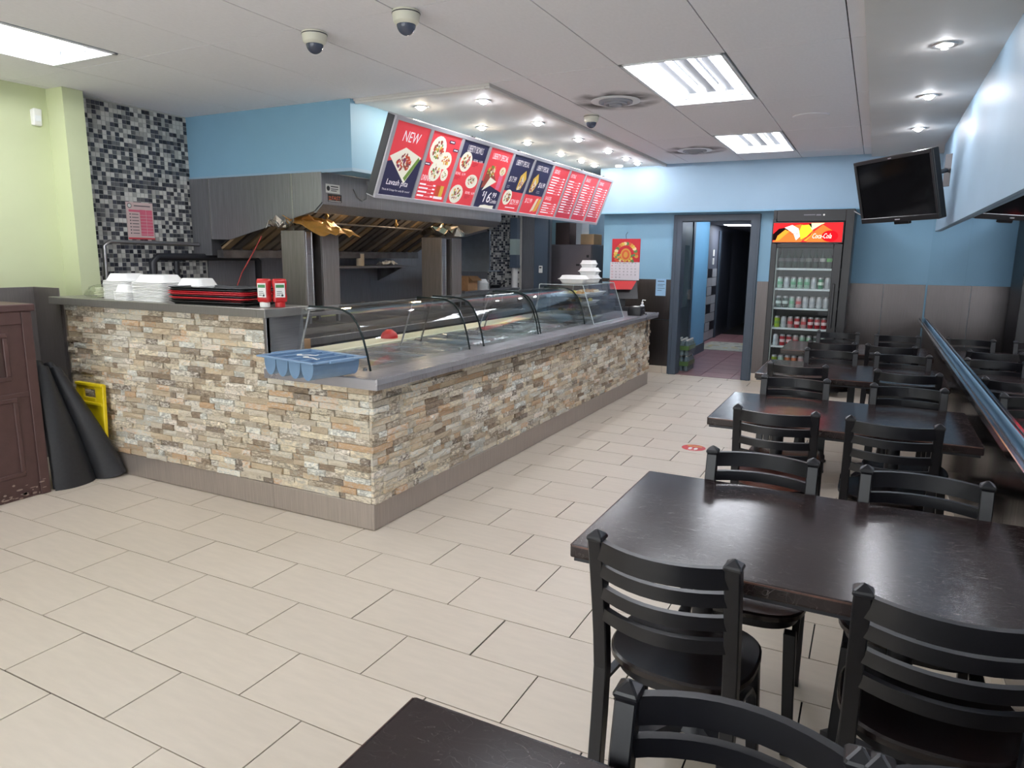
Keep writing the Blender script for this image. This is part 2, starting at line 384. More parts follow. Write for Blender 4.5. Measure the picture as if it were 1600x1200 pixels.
# steel sheets behind the hood
for y0, y1 in ((4.62, 5.8), (5.803, 7.0), (7.003, 8.3)):
    MB().box(XL, XL+.02, y0, y1, .9, 2.2).build('steel_sheet', m_steel_k, wl)
MB().box(XL, XL+.02, 8.303, 9.98, .9, 2.7).build('steel_sheet', m_steel_k, wl)

# back wall with the doorway
DX0, DX1, DZ = -2.31, -1.45, 2.04
wb = wall('wall_back', MB().box(-3.41, DX0-.02, YB, YB+.14, 0, 2.3).box(DX1+.02, XR+.1, YB, YB+.14, 0, 2.3).box(DX0-.02, DX1+.02, YB, YB+.14, DZ+.02, 2.3), m_blue)
for x0, x1, z0, z1 in ((-3.41, -2.43, .74, 1.28), (-3.41, -2.43, .105, .737), (-1.33, -1.0, .105, 1.285), (-.36, .10, .105, 1.29), (.103, XR-.01, .105, 1.29), (-1.0, -.363, .105, 1.285)):
    MB().box(x0, x1, YB-.008, YB, z0, z1).build('wainscot_panel', m_steel_w, wb)
bb = wall('baseboard_back', MB().box(-3.41, -2.432, YB-.006, YB, 0, .105), m_grout)
x = -3.41
while x < -2.45:
    MB().box(x+.002, min(x+.3, -2.434), YB-.014, YB-.006, .002, .102).build('skirting_tile', m_floor_tile, bb); x += .302
x = -1.328
MB().box(-1.328, XR-.02, YB-.006, YB-.001, 0, .105).build('skirting_backing', m_grout, bb)
while x < XR-.05:
    MB().box(x+.002, min(x+.3, XR-.02), YB-.014, YB-.006, .002, .102).build('skirting_tile', m_floor_tile, bb); x += .302
# bulkhead over the back wall
wall('wall_bulkhead', MB().box(-3.42, XR+.1, 9.25, YB+.13, 2.16, CZ+.1), m_blue_l)
tag(MB().box(-3.43, XR-.001, 9.235, 9.249, 2.145, 2.165).build('trim_1', m_blue, None), kind='structure')
# doorway frame
dr = wall('door_1', MB().box(-2.43, DX0, YB-.035, YB+.17, 0, DZ+.085).box(DX1, -1.335, YB-.035, YB+.17, 0, DZ+.085).box(-2.43, -1.335, YB-.034, YB+.169, DZ, DZ+.085), m_frame, bevel=.006)
for x0, x1 in ((-2.405, -2.385), (-1.385, -1.365)):
    MB().box(x0, x1, YB-.042, YB-.034, 0, DZ+.06).build('frame_bead', m_frame, dr)

# right wall: mirror above a steel wainscot, ledge between, painted board above
wr = wall('wall_right', MB().box(XR+.02, XR+.16, YF, YB, 0, CZ+.2), m_blue)
for i, (y0, y1) in enumerate(((YF, .6), (.602, 3.1), (3.102, 5.6), (5.602, 7.5), (7.502, YB-.001))):
    MB().box(XR, XR+.02, y0, y1, .93, CZ-.002).build('mirror_pane', m_mirror, wr)
    MB().box(XR, XR+.02, y0, y1, .105, .86).build('wainscot_panel', m_steel_mir, wr)
lg = wall('trim_2', MB().box(.485, XR+.02, YF, YB-.01, .865, .9), steel('ledge_steel', (170,176,186), .12, (1,30,1), .1), bevel=.003)
MB().box(.503, .507, YF, YB-.01, .9, .9035).build('ledge_groove', m_black, lg)
wall('wall_board', MB().box(.512, XR-.001, YF, 8.62, 1.865, CZ), m_blue_l)
br = wall('baseboard_right', MB().box(XR, XR+.02, YF, YB-.02, 0, .105), m_grout)
y = -.3
while y < YB-.05:
    MB().box(XR-.008, XR, y+.002, min(y+.3, YB-.02), .002, .102).build('skirting_tile', m_floor_tile, br); y += .302
# unseen wall behind the camera, its wide window added as daylight fill
WX0, WX1, WZ0, WZ1 = -5.3, .25, .25, 2.55
wf = wall('wall_front', MB().box(XL-.15, XR+.16, YF-.15, YF, 0, WZ0).box(XL-.15, XR+.16, YF-.15, YF, WZ1, CZ+.2).box(XL-.15, WX0, YF-.15, YF, WZ0, WZ1).box(WX1, XR+.16, YF-.15, YF, WZ0, WZ1), m_gyp)
wn = wall('window_fill_1', MB().box(WX0, WX1, YF-.1, YF-.05, WZ0, WZ0+.06).box(WX0, WX1, YF-.1, YF-.05, WZ1-.06, WZ1).box(WX0, WX0+.06, YF-.1, YF-.05, WZ0+.06, WZ1-.06).box(WX1-.06, WX1, YF-.1, YF-.05, WZ0+.06, WZ1-.06).box(-2.56, -2.50, YF-.1, YF-.05, WZ0+.06, WZ1-.06), m_frame)
for x0, x1 in ((WX0+.06, -2.56), (-2.50, WX1-.06)): MB().box(x0, x1, YF-.08, YF-.075, WZ0+.06, WZ1-.06).build('window_fill_pane', m_glass, wn)

# ceiling: slab, panels in a grid, lowered bands
ceil = wall('ceiling', MB().box(XL-.15, XR+.16, YF, 12.1, CZ+.16, CZ+.2), m_gap)
GX, GY, gx0, gy0 = .661, 1.422, -.238, 4.465
lights = {(1, 0): 'L1', (1, 2): 'L2', (6, -2): 'L0', (1, -2): 'L3'}
pan0 = None; restc = MB(); panels_seen = 0
for j in range(-6, 4):
    for i in range(-1, 9):
        if i == -1: x0, x1 = gx0, -.158
        else: x0, x1 = gx0-(i+1)*GX, gx0-i*GX
        y0, y1 = gy0+j*GY, gy0+(j+1)*GY
        x0 = max(x0, XL); y0 = max(y0, YF); y1 = min(y1, 9.25)
        if x1-x0 < .03 or y1-y0 < .03: continue
        cells = [(x0, x1, y0, y1)]
        if (i, j) in lights: # the fixture takes its cell but for a strip at the end
            cells = [(x0, x1, y1-.115, y1)]
        if j >= 0 and x0 < -2.5:   # lowered band over the counter, its edge at y 4.53 and x -2.52
            cells = [(x0, x1, y0, 4.515)] if j == 0 else []
            if x1 > -2.52: cells.append((-2.515, x1, 4.515 if j == 0 else y0, y1))
        for a, b, c, d in cells:
            if b-a < .02 or d-c < .02: continue
            g = .0034
            seen = any(in_view(p, q, CZ, 5) for p in (a, (a+b)/2, b) for q in (c, (c+d)/2, d))
            if seen:
                if pan0 is None: pan0 = MB().box(-.5, .5, -.5, .5, 0, .014).build('ceiling_panel', m_ceil, ceil); o = pan0
                else: o = clone(pan0, (0,0,0), ceil)
                o.location = ((a+b)/2, (c+d)/2, CZ+random.uniform(0, .002)); o.scale = (b-a-2*g, d-c-2*g, 1)
            else: restc.box(a+g, b-g, c+g, d-g, CZ, CZ+.014)
tag(restc.build('ceiling_panel', m_ceil, ceil), kind='stuff')
# lowered gypsum band over the counter with a bead moulding, band along the mirror wall
gy = wall('ceiling_band', MB().box(-3.8, -2.52, 4.53, 9.25, CZ-.012, CZ+.12).box(XL, -3.38, 9.25, 12, CZ-.012, CZ+.12), m_gyp)
t3 = tag(MB().box(-2.555, -2.52, 4.53, 9.25, CZ-.03, CZ-.011).box(-3.72, -2.555, 4.53, 4.565, CZ-.03, CZ-.011).build('trim_3', m_gyp, None, bevel=.006), kind='structure')
MB().box(-2.585, -2.565, 4.575, 9.25, CZ-.022, CZ-.0115).box(-3.72, -2.565, 4.575, 4.595, CZ-.022, CZ-.0115).build('bead', m_gyp, t3)
wall('ceiling_side_band', MB().box(-.157, XR+.02, YF, 9.25, CZ-.03, CZ+.12), m_gyp)
# blue boxed soffit over the cooking line
wall('wall_soffit', MB().box(XL+.004, -3.727, 4.49, 10.0, 2.225, CZ+.001), m_blue)
tag(MB().box(XL+.004, -3.715, 4.478, 4.49, 2.215, 2.24).box(-3.727, -3.715, 4.49, 9.2, 2.215, 2.24).build('trim_4', m_blue_l, None), kind='structure')

# kitchen end wall, and the room beyond it
wk = wall('wall_kitchen', MB().box(XL, -4.5, 10.0, 10.1, 0, 2.6), m_steel_k)
MB().box(XL+.02, -4.97, 9.99, 10.0, .9, 2.22).build('grout_bed', m_mgrout, wk)
mosaic('mosaic_tile', (-5.578, 9.99, 1.05), (1,0,0), (0,0,1), .60, 1.17, wk)
MB().box(-4.72, -4.49, 9.93, 10.0, 0, 2.6).build('pilaster', m_frame, wk)
wall('wall_kitchen_end', MB().box(XL, -3.2, 12.0, 12.1, 0, CZ+.1), m_blue_l)
wall('wall_kitchen_side', MB().box(-3.41, -3.3, YB+.14, 12.0, 0, CZ+.1), m_blue)

# hall beyond the doorway
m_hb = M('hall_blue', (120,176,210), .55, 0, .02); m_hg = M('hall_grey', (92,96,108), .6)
HC = 2.2
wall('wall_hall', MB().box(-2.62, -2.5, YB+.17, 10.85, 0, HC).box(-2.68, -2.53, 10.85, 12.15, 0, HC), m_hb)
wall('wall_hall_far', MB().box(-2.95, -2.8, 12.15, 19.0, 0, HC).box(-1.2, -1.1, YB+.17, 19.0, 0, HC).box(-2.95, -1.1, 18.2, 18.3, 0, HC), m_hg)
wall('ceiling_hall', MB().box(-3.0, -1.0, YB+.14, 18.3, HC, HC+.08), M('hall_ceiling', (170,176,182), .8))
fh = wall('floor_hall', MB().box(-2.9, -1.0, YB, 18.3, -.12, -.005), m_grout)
m_quarry = M('quarry_tile', (150,110,112), .3, 0, .12, 6, .1, 60, rand=.12)
qt = None
yy = YB+.01
while yy < 15:
    xx = -2.8
    while xx < -1.15:
        if qt is None: qt = MB().box(-.2, .2, -.2, .2, -.012, 0).build('quarry_tile', m_quarry, fh); qt.location = (xx+.2, yy+.2, 0)
        else: clone(qt, (xx+.2, yy+.2, 0), fh)
        xx += .405
    yy += .405
tag(MB().box(-2.53, -2.512, 10.85, 12.16, 0, .15).build('baseboard_hall', m_frame, None), kind='structure')
d2 = wall('door_2', MB().box(-2.5, -2.48, 9.62, 9.7, 0, 2.1).box(-2.5, -2.46, 10.72, 10.84, 0, 2.12).box(-2.5, -2.48, 9.7, 10.72, 2.02, 2.12), m_frame)
MB().box(-2.5, -2.475, 9.7, 10.72, .0, 2.02).build('door_leaf', M('dull_green_door', (66,82,88), .4), d2)
MB().box(-2.475, -2.47, 9.85, 10.55, .85, 1.75).build('door_panel', M('door_glazing', (96,116,120), .2), d2)
MB().box(-2.475, -2.45, 10.62, 10.67, .95, 1.1).build('door_handle', m_steel, d2)
d3 = wall('door_3', MB().box(-2.8, -2.78, 14.3, 15.7, 0, 2.1), M('dark_door', (44,48,58), .4))
MB().box(-2.78, -2.76, 14.3, 14.42, 0, 2.1).build('door_jamb', m_frame, d3)
wc = tag(bpy.data.objects.new('wall_tiling', None), kind='structure'); C.objects.link(wc); wc.location = (-2.8, 12.6, 0); pb = None
for r in range(8):
    for q in range(4):
        dk = r % 2 and (q+r//2) % 2
        b_ = MB().box(0, .012, q*.42, q*.42+.41, .02+r*.17, .18+r*.17).build('dark_block' if dk else 'pale_block', m_black if dk else M('pale_block', (170,172,176), .4, rand=.1), wc)

md = thing('motion_detector', 'small white motion detector high on the green wall beside the pier', 'detector', (XL, 3.20, 2.48)); MB().loft([[(0,-.035,0),(.03,-.03,.0),(.03,.03,0),(0,.035,0)],[(0,-.035,.11),(.045,-.03,.12),(.045,.03,.12),(0,.035,.11)]]).build('case', m_white, md, bevel=.006); MB().box(.036,.041,-.02,.02,.03,.07).build('lens', m_fixture, md)

# ------------------------------------------------------------------ counters
rg = random.Random(11)
def stone_proto():
    out = []
    for k in range(8):
        nx, nz = 4, 2; g = MB(); ring = []
        for j in range(nz+1):
            for i in range(nx+1):
                e = 0 if 0 < i < nx and j == 1 else .35
                ring.append((-.5+i/nx, -1+e*.25+rg.uniform(-.22, .1), -.5+j/nz))
        vs = ring+[(-.5,0,-.5),(.5,0,-.5),(.5,0,.5),(-.5,0,.5)]; b = len(ring); w = nx+1
        fs = [(j*w+i, j*w+i+1, (j+1)*w+i+1, (j+1)*w+i) for j in range(nz) for i in range(nx)]
        fs += [tuple([b+1, b]+[i for i in range(w)]), tuple([b+3, b+2]+[nz*w+nx-i for i in range(w)]),
               tuple([b, b+3]+[j*w for j in range(nz, -1, -1)]), tuple([b+2, b+1]+[j*w+nx for j in range(nz+1)])]
        g.add(vs, fs); out.append(g)
    return out
STN = stone_proto(); stone_me = None
def stones(root, faces, limit):
    """faces: (origin, horizontal direction, length, z0, z1, distance key). The stones largest in view become parts, the rest one mesh."""
    global stone_me
    allst = []
    for o, d, ln, z0, z1, sk in faces:
        n = round((z1-z0)/.0385); h = (z1-z0)/n
        for r in range(n):
            s = 0
            while s < ln-.001:
                w = rg.choice((.05,.07,.09,.11,.13,.15,.18,.21)); 
                if ln-s-w < .06: w = ln-s
                hh = h
                p = Vector(o)+Vector(d)*(s+w/2); p.z = z0+(r+.5)*h
                dist = (p-Vector((0,0,CAMZ))).length
                facing = abs((p-Vector((0,0,CAMZ))).normalized().dot(Vector((d[1], -d[0], 0))))
                allst.append((w*h*facing/dist**2, p, d, w, h)); s += w
    allst.sort(key=lambda t: -t[0])
    if stone_me is None:
        stone_me = []
        for g in STN:
            ob = g.build('stone', m_stone); stone_me.append(ob.data); bpy.data.objects.remove(ob)
    R = root.location
    bulk = MB()
    for k, (_, p, d, w, h) in enumerate(allst):
        dep = .015+rg.choice((0, 0, .004, .008, .012, .016)); rz = 0 if abs(d[0]) > .5 else PI/2
        if k < limit:
            ob = bpy.data.objects.new('stone', rg.choice(stone_me)); C.objects.link(ob); ob.parent = root
            ob.location = p-R; ob.rotation_euler = (0, 0, rz); ob.scale = (w-.0022, dep, h-.0022)
        else:
            g = rg.choice(STN); c, s_ = math.cos(rz), math.sin(rz)
            vs = []
            for a, b, q in g.v:
                a, b, q = a*(w-.0022), b*dep, q*(h-.0022); vs.append((p.x-R.x+a*c-b*s_, p.y-R.y+a*s_+b*c, p.z-R.z+q))
            bulk.add(vs, g.f)
    if bulk.v: tag(bulk.build('stone', m_stone, root), kind='stuff')
m_bed = M('stone_bed', (92,82,70), .9)
# raised counter
rc = thing('raised_counter', 'tall pony wall counter faced in split stone beside the brown cabinet', 'counter', (-4.2,3.05,0))
O = rc.location.copy()
MB().box(-5.19, -3.205, 3.053, 3.33, .02, 1.2).build('counter_core', m_bed, rc, O)
MB().box(-5.22, -3.22, 3.035, 3.053, .004, .158).build('kick_plate', m_kick, rc, O, bevel=.002)
MB().box(-3.205, -3.196, 3.03, 3.335, .845, 1.2).box(-3.22, -3.196, 3.026, 3.053, .845, 1.2).build('end_plate', m_steel, rc, O, bevel=.0015)
MB().box(-5.205, -5.19, 3.032, 3.053, .16, 1.2).build('edge_strip', steel('edge_strip_steel', (190,186,176), .3), rc, O)
stones(rc, [((-5.19, 3.055, 0), (1,0,0), 1.968, .16, 1.195, 0)], 300)
tag(MB().box(-5.30, -3.16, 2.985, 3.36, 1.197, 1.25).build('counter_slab', steel('bar_top_steel', (150,147,142), .32, (40,1,1), .1, .6), None, bevel=.003), 'stainless steel slab topping the tall stone counter under foam containers', 'countertop')
# serving counter
sc = thing('serving_counter', 'long low serving counter faced in split stone with steel kick plate', 'counter', (-2.45,3.05,0))
O = sc.location.copy()
MB().box(-3.2, -2.453, 3.056, 8.52, .02, .655).box(-2.475, -2.453, 3.056, 8.52, .655, .838).box(-3.2, -2.475, 3.056, 3.075, .655, .838).build('counter_core', m_bed, sc, O)
MB().box(-3.219, -2.453, 3.035, 3.053, .004, .158).build('kick_plate', m_kick, sc, O, bevel=.002)
MB().box(-2.453, -2.434, 3.035, 8.5, .004, .158).build('kick_plate', m_kick, sc, O, bevel=.002)
stones(sc, [((-3.219, 3.055, 0), (1,0,0), .766, .16, .835, 0), ((-2.455, 3.04, 0), (0,1,0), 5.47, .16, .835, 0)], 300)
# its worktop, with the well cut out for the food pans
tp = tag(MB().box(-3.194, -2.35, 2.985, 3.30, .84, .90).box(-2.67, -2.35, 3.30, 8.56, .84, .90).box(-3.62, -2.67, 7.0, 8.56, .84, .90).box(-3.62, -3.34, 3.36, 7.0, .80, .86).build('worktop', m_steel_top, None, bevel=.003), 'stainless steel worktop of the serving line with rolled front edge', 'countertop')
MB().box(-2.362, -2.346, 2.981, 8.56, .872, .9035).build('front_bead', steel('bead_steel', (206,206,212), .2, (1,30,1), .08, .55), tp)
MB().box(-3.34, -2.67, 3.30, 7.0, .66, .67).box(-3.34, -3.33, 3.36, 7.0, .66, .86).box(-2.68, -2.67, 3.31, 6.99, .66, .84).build('well', m_steel_dk, tp)
# food pans set in the well
pan = MB(); pp = [(-.31,.13),(.31,.13),(.31,-.13),(-.31,-.13)]
def rr(w, d, r, z, n=3):
    out = []
    for cx, cy, a0 in ((w/2-r, d/2-r, 0), (-w/2+r, d/2-r, PI/2), (-w/2+r, -d/2+r, PI), (w/2-r, -d/2+r, 1.5*PI)):
        out += [(cx+r*math.cos(a0+PI/2*k/n), cy+r*math.sin(a0+PI/2*k/n), z) for k in range(n+1)]
    return out
pan.loft([rr(.64,.30,.03,.02), rr(.64,.30,.03,.024), rr(.60,.26,.03,.022), rr(.57,.24,.05,-.11), rr(.1,.05,.02,-.112)], 0, True)
ordn = ['first','second','third','fourth','fifth','sixth','seventh','eighth','ninth','tenth','eleventh','twelfth']
pm = None
for k in range(11):
    y = 3.50+k*.325
    if pm is None: pm = pan.build('steam_pan', steel('pan_steel', (176,176,180), .26, (1,1,1), .12, .6), None, smooth=.6); o = pm
    else: o = clone(pm, (0,0,0))
    o.location = (-3.005, y, .862)
    tag(o, f'steel food pan sunk in the serving line, {ordn[k]} from the cutlery bin end', 'food pan', 'food pans in the serving line')
db0 = None
for k in range(12):
    y = 3.34+k*.325
    if db0 is None: db0 = MB().box(-.33, .33, -.012, .012, 0, .006).build('divider_bar', steel('bead_steel'), tp); o = db0
    else: o = clone(db0, (0,0,0), tp)
    o.location = (-3.005, y, .884)
# lids on a few pans
lid = MB().loft([rr(.60,.27,.03,.0), rr(.58,.25,.03,.012), rr(.54,.21,.03,.02)], 0).tube([(-.05,0,.02),(-.05,0,.045),(.05,0,.045),(.05,0,.02)], .006, 6)
l0 = None
for k in (4, 5, 7, 9):
    if l0 is None: l0 = lid.build('pan_lid', steel('pan_steel'), None, smooth=.5); o = l0
    else: o = clone(l0, (0,0,0))
    o.location = (-3.005, 3.50+k*.325, .8905)
    tag(o, f'steel lid covering the {ordn[k]} food pan from the cutlery bin', 'lid', 'pan lids on the serving line')
cb = tag(MB().box(-3.60, -3.36, 3.62, 7.0, .862, .90).build('cutting_board', m_cream, None, bevel=.006), 'long cream cutting board along the cooks side of the serving line', 'cutting board')
# sneeze guards
prof = [(-2.565,.903),(-2.585,1.0),(-2.615,1.10),(-2.655,1.18),(-2.70,1.228),(-2.76,1.252),(-2.83,1.26),(-3.02,1.262)]
def guard(y0, y1, label):
    t = thing('sneeze_guard', label, 'sneeze guard', (-2.565, (y0+y1)/2, .9), 0, 'curved glass guards over the serving line'); O = t.location.copy()
    MB().sheet([[(x, y, z) for y in (y0+.012, y1-.012)] for x, z in prof], .006).build('curved_pane', m_glass, t, O, smooth=.7)
    m_edge = M('dark_glass_edge', (34,44,44), .15)
    for y in (y0, y1-.008):
        pts = [(x+.006, z) for x, z in prof]+[(-3.06, 1.24), (-3.12, .96), (-3.14, .885) if y0 > 3.3 else (-3.14,.905)]
        MB().prism([(a-.008, b) for a, b in pts], 'y', y, y+.008).build('end_pane', m_glass, t, O)
        MB().sweep([(x+.005, y+.004, z) for x, z in prof], .012, .005, (0,1,0)).build('edge_trim', m_edge, t, O)
    MB().tube([(-3.03, y0, 1.245), (-3.03, y1, 1.245)], .011, 8).build('top_rail', m_steel, t, O)
    for y in (y0+.03, y1-.03):
        MB().tube([(-3.03, y, 1.245), (-3.15, y, .90)], .007, 6).build('support_rod', m_steel, t, O)
        MB().lathe([(.012,0),(.012,.012),(.006,.016)], 10, (-2.62, y, .901)).build('foot_clamp', m_steel, t, O)
guard(3.19, 4.33, 'curved glass sneeze guard beside the blue cutlery bin')
guard(4.53, 5.50, 'curved glass sneeze guard in the middle of the serving line')
guard(5.54, 6.60, 'curved glass sneeze guard next to the clear display case')
# display case
dc = thing('display_case', 'clear acrylic display case with slanted front and shelves of food', 'display case', (-2.75,7.0,.9)); O = dc.location.copy()
cp = [(-2.47,.904),(-2.60,1.29),(-3.08,1.29),(-3.12,.904)]
for y in (6.62, 7.56): MB().prism(cp, 'y', y, y+.008).build('side_pane', m_glass2, dc, O)
MB().sheet([[(-2.47,y,.904) for y in (6.629,7.56)], [(-2.60,y,1.29) for y in (6.629,7.56)]], .007).build('front_pane', m_glass2, dc, O)
MB().box(-3.08, -2.60, 6.62, 7.57, 1.291, 1.298).build('top_pane', m_glass2, dc, O)
m_ced = M('acrylic_edge', (196,206,206), .2)
eb = MB()
for y in (6.622, 7.564):
    for p, q in ((cp[0],cp[1]),(cp[1],cp[2]),(cp[2],cp[3])): eb.bar((p[0],y,p[1]),(q[0],y,q[1]), .006, .006, (0,1,0))
eb.bar((-2.60,6.62,1.29),(-2.60,7.57,1.29),.006,.006).bar((-2.47,6.62,.908),(-2.47,7.57,.908),.006,.006)
eb.build('polished_edge', m_ced, dc, O)
for z, x1 in ((.985,-2.51),(1.075,-2.54),(1.16,-2.57)):
    MB().box(-3.09, x1, 6.64, 7.55, z, z+.006).build('shelf', m_glass2, dc, O)
food_m = [M('food_tan', (206,160,104), .6), M('food_yellow', (214,196,96), .6), M('food_cream', (232,216,182), .6), M('food_green', (120,140,66), .6)]
def food_tray(x, y, z, label, mats, n=14, w=.26, d=.34, seed=1):
    t = thing('food_tray', label, 'food tray', (x,y,z), 0, 'trays of food in the display case')
    MB().loft([rr(w*.8,d*.8,.03,0), rr(w*.8,d*.8,.03,.002), rr(w,d,.04,.03), rr(w*.97,d*.97,.04,.032), rr(w*.76,d*.78,.03,.006)], 0).build('tray', m_foam, t, smooth=.6)
    q = random.Random(seed)
    for k in range(n):
        a, b = q.uniform(-.3,.3)*w, q.uniform(-.34,.34)*d; r = q.uniform(.022,.034)
        ob = MB().lathe([(r*.5,0),(r,.012),(r*.9,.026),(r*.4,.036)], 8, (a,b,.008+q.random()*.012)).build('pastry', q.choice(mats), t, smooth=1)
food_tray(-2.80, 6.83, 1.167, 'white tray of yellow and tan pastries on the upper shelf of the display case', food_m[:2]+[food_m[0]], 14, .32, .30, 2)
food_tray(-2.80, 7.28, 1.167, 'white tray heaped with cream coloured rolls on the upper shelf of the display case', [food_m[2], food_m[0]], 14, .32, .40, 3)
food_tray(-2.80, 7.0, 1.082, 'white tray with a few pastries on the middle shelf of the display case', food_m[:3], 6, .34, .5, 4)
food_tray(-2.78, 7.22, .906, 'white tray on the floor of the display case', [food_m[2]], 3, .30, .30, 5)
food_tray(-2.85, 6.80, .992, 'white tray holding green and yellow bits low in the display case', [food_m[3], food_m[1]], 8, .30, .22, 6)

# ------------------------------------------------------------------ foam containers, trays, bottles
clam = MB().loft([rr(.235,.225,.03,0), rr(.235,.225,.03,.006), rr(.205,.195,.03,.009), rr(.165,.155,.03,.052), rr(.155,.145,.03,.054)], 0, False)
clam.loft([rr(.228,.218,.03,0), rr(.20,.19,.03,.004), rr(.160,.150,.03,.048), rr(.02,.02,.005,.049)], 0, False)
clam_me = clam.build('foam_container', m_foam, smooth=.6); clam_data = clam_me.data; bpy.data.objects.remove(clam_me)
nth = ['lowest','second','third','fourth','fifth','sixth','seventh','eighth','ninth','tenth','eleventh','twelfth','thirteenth']
def clam_stack(x, y, z, n, sx, sy, pitch, label, group, rz=0):
    q = random.Random(int(x*1000))
    for k in range(n):
        o = bpy.data.objects.new('foam_container', clam_data); C.objects.link(o)
        o.location = (x+q.uniform(-.002,.002), y+q.uniform(-.002,.002), z+k*pitch); o.scale = (sx, sy, 1); o.rotation_euler[2] = rz+q.uniform(-.03,.03)
        tag(o, label % ('lowest in' if k == 0 else nth[k] + ' from the bottom of'), 'food container', group)
clam_stack(-4.70, 3.19, 1.2505, 13, 1.0, 1.0, .0100, 'white foam container, %s the squarish stack next to plastic bag', 'foam containers in the stack by the plastic bag')
clam_stack(-4.535, 3.09, 1.2505, 6, .62, .62, .0100, 'small white foam container, %s the low stack', 'small foam containers in the low stack')
clam_stack(-4.31, 3.165, 1.2505, 13, 1.35, 1.0, .0100, 'white foam container, %s the widest stack on counter', 'foam containers in the widest stack')
clam_stack(-4.05, 3.255, 1.2505, 11, 1.1, .8, .0100, 'white foam container, %s the stack behind black trays', 'foam containers in the stack behind the trays')
tray = MB().loft([rr(.44,.30,.03,0), rr(.44,.30,.03,.004), rr(.475,.335,.035,.019), rr(.49,.35,.04,.021), rr(.487,.347,.04,.024), rr(.468,.328,.035,.022), rr(.436,.296,.03,.006), rr(.1,.08,.02,.0055)], 0)
tb = tray.build('serving_tray', M('black_tray', (26,26,29), .4), smooth=.5); tr_ = tray.build('serving_tray', M('red_tray', (206,44,54), .4), smooth=.5)
seq = 'bbrbrrbb'
for k, c in enumerate(seq):
    src = tb if c == 'b' else tr_
    o = clone(src, (-3.70+random.uniform(-.006,.006), 3.17+random.uniform(-.005,.005), 1.2505+k*.0125), rz=random.uniform(-.02,.02)+.1)
    o.scale = (1.34, .92, .95)
    if c == 'b': tag(o, f'black plastic serving tray, {ordn[k] if k else "lowest"}{" from the bottom" if k else ""} of the tray stack', 'tray', 'stacked serving trays')
    else: tag(o, f'red plastic serving tray, {ordn[k]} from the bottom of the tray stack', 'tray', 'stacked serving trays')
bpy.data.objects.remove(tb); bpy.data.objects.remove(tr_)
def ketchup(x, y, rz, label, cap):
    t = thing('ketchup_bottle', label, 'bottle', (x,y,1.2505), rz, 'ketchup bottles on the tall counter')
    g = MB(); R = []
    for w, d, z in ((.066,.04,.030),(.080,.05,.034),(.084,.052,.06),(.072,.044,.095),(.082,.05,.125),(.086,.052,.155),(.078,.046,.168),(.07,.04,.171)): R.append(rr(w,d,min(w,d)*.35,z))
    g.loft(R).build('body', m_red, t, smooth=.9)
    MB().lathe([(.026,0),(.03,.002),(.03,.028),(.022,.033)], 14).build('cap', cap, t, smooth=.5)
    p = Print((-.028,-.0272,.06), (1,0,0), (0,0,1)).rect(0,0,.056,.085,M('label_white',(232,230,226),.5)).rect(.004,.058,.048,.018,M('label_green',(62,128,76),.5),2).rect(.008,.012,.02,.004,m_black,2).rect(.008,.024,.036,.003,m_black,2).rect(.008,.034,.03,.003,m_black,2).oval(.04,.012,.007,.007,m_black,2)
    p.build('bottle_label', t)
ketchup(-3.285, 3.11, .25, 'red ketchup bottle standing on a white cap with a white label', m_white)
ketchup(-3.215, 3.165, .9, 'red ketchup bottle on a red cap, partly behind the labelled bottle', m_red)
# crumpled clear bag
bg = MB(); q = random.Random(5)
R = []
for z, r in ((0,.10),(.02,.125),(.045,.12),(.07,.09),(.085,.05),(.09,.01)):
    R.append([(r*1.15*(1+q.uniform(-.22,.22))*math.cos(a), r*.8*(1+q.uniform(-.22,.22))*math.sin(a), z+q.uniform(-.004,.004) if z else 0) for a in (2*PI*k/14 for k in range(14))])
bg.loft(R)
def bagmat():
    m = glass('bag_film', (.93,.95,.92), 1.6); return m
o = bg.build('plastic_bag', bagmat()); o.location = (-4.95, 3.17, 1.2505)
tag(o, 'crumpled clear plastic bag lying on the tall counter by the pier', 'bag')
q = random.Random(6)
q2 = MB()
for k in range(6): q2.lathe([(.02,.004+k*.011),(.05,.006+k*.011),(.05,.012+k*.011),(.02,.013+k*.011)], 10, (q.uniform(-.02,.02), q.uniform(-.012,.012), 0))
q2.build('lid_stack', M('cream_lids', (226,226,200), .5), o, smooth=.5)
# cutlery bin
cbn = thing('cutlery_bin', 'blue grey four compartment cutlery bin at the counter end', 'cutlery bin', (-2.76,2.93,.9), -.17)
g = MB(); Lx, Dy, H = .44, .33, .105
n = 4; cw_ = Lx/n
for k in range(n):
    cx = -Lx/2+cw_*(k+.5); ro = cw_*.47; ri = ro-.006
    arc = lambda r, z0: [(cx+r*math.cos(PI+PI*t/10), z0+r*math.sin(PI+PI*t/10)*1.55) for t in range(11)]
    a, b = arc(ro, .088), arc(ri, .088)
    poly = [(cx-ro, H)]+a+[(cx+ro, H)]+[(cx+ri, H)]+b[::-1]+[(cx-ri, H)]
    m = len(a)
    for t in range(len(a)-1):
        g.loft([[(a[t][0],y,a[t][1]),(a[t+1][0],y,a[t+1][1]),(b[t+1][0],y,b[t+1][1]),(b[t][0],y,b[t][1])] for y in (-Dy/2+.015, Dy/2-.015)])
    for s in (-1, 1): g.box(cx+s*ro-(.006 if s > 0 else 0), cx+s*ro+(0 if s > 0 else .006), -Dy/2+.015, Dy/2-.015, .086, H)
    for y in (-Dy/2+.010, Dy/2-.016): g.prism([(cx-ro,H)]+a+[(cx+ro,H)], 'y', y, y+.006)
g.build('compartments', m_blue_tub, cbn, smooth=.5)
rim = MB()
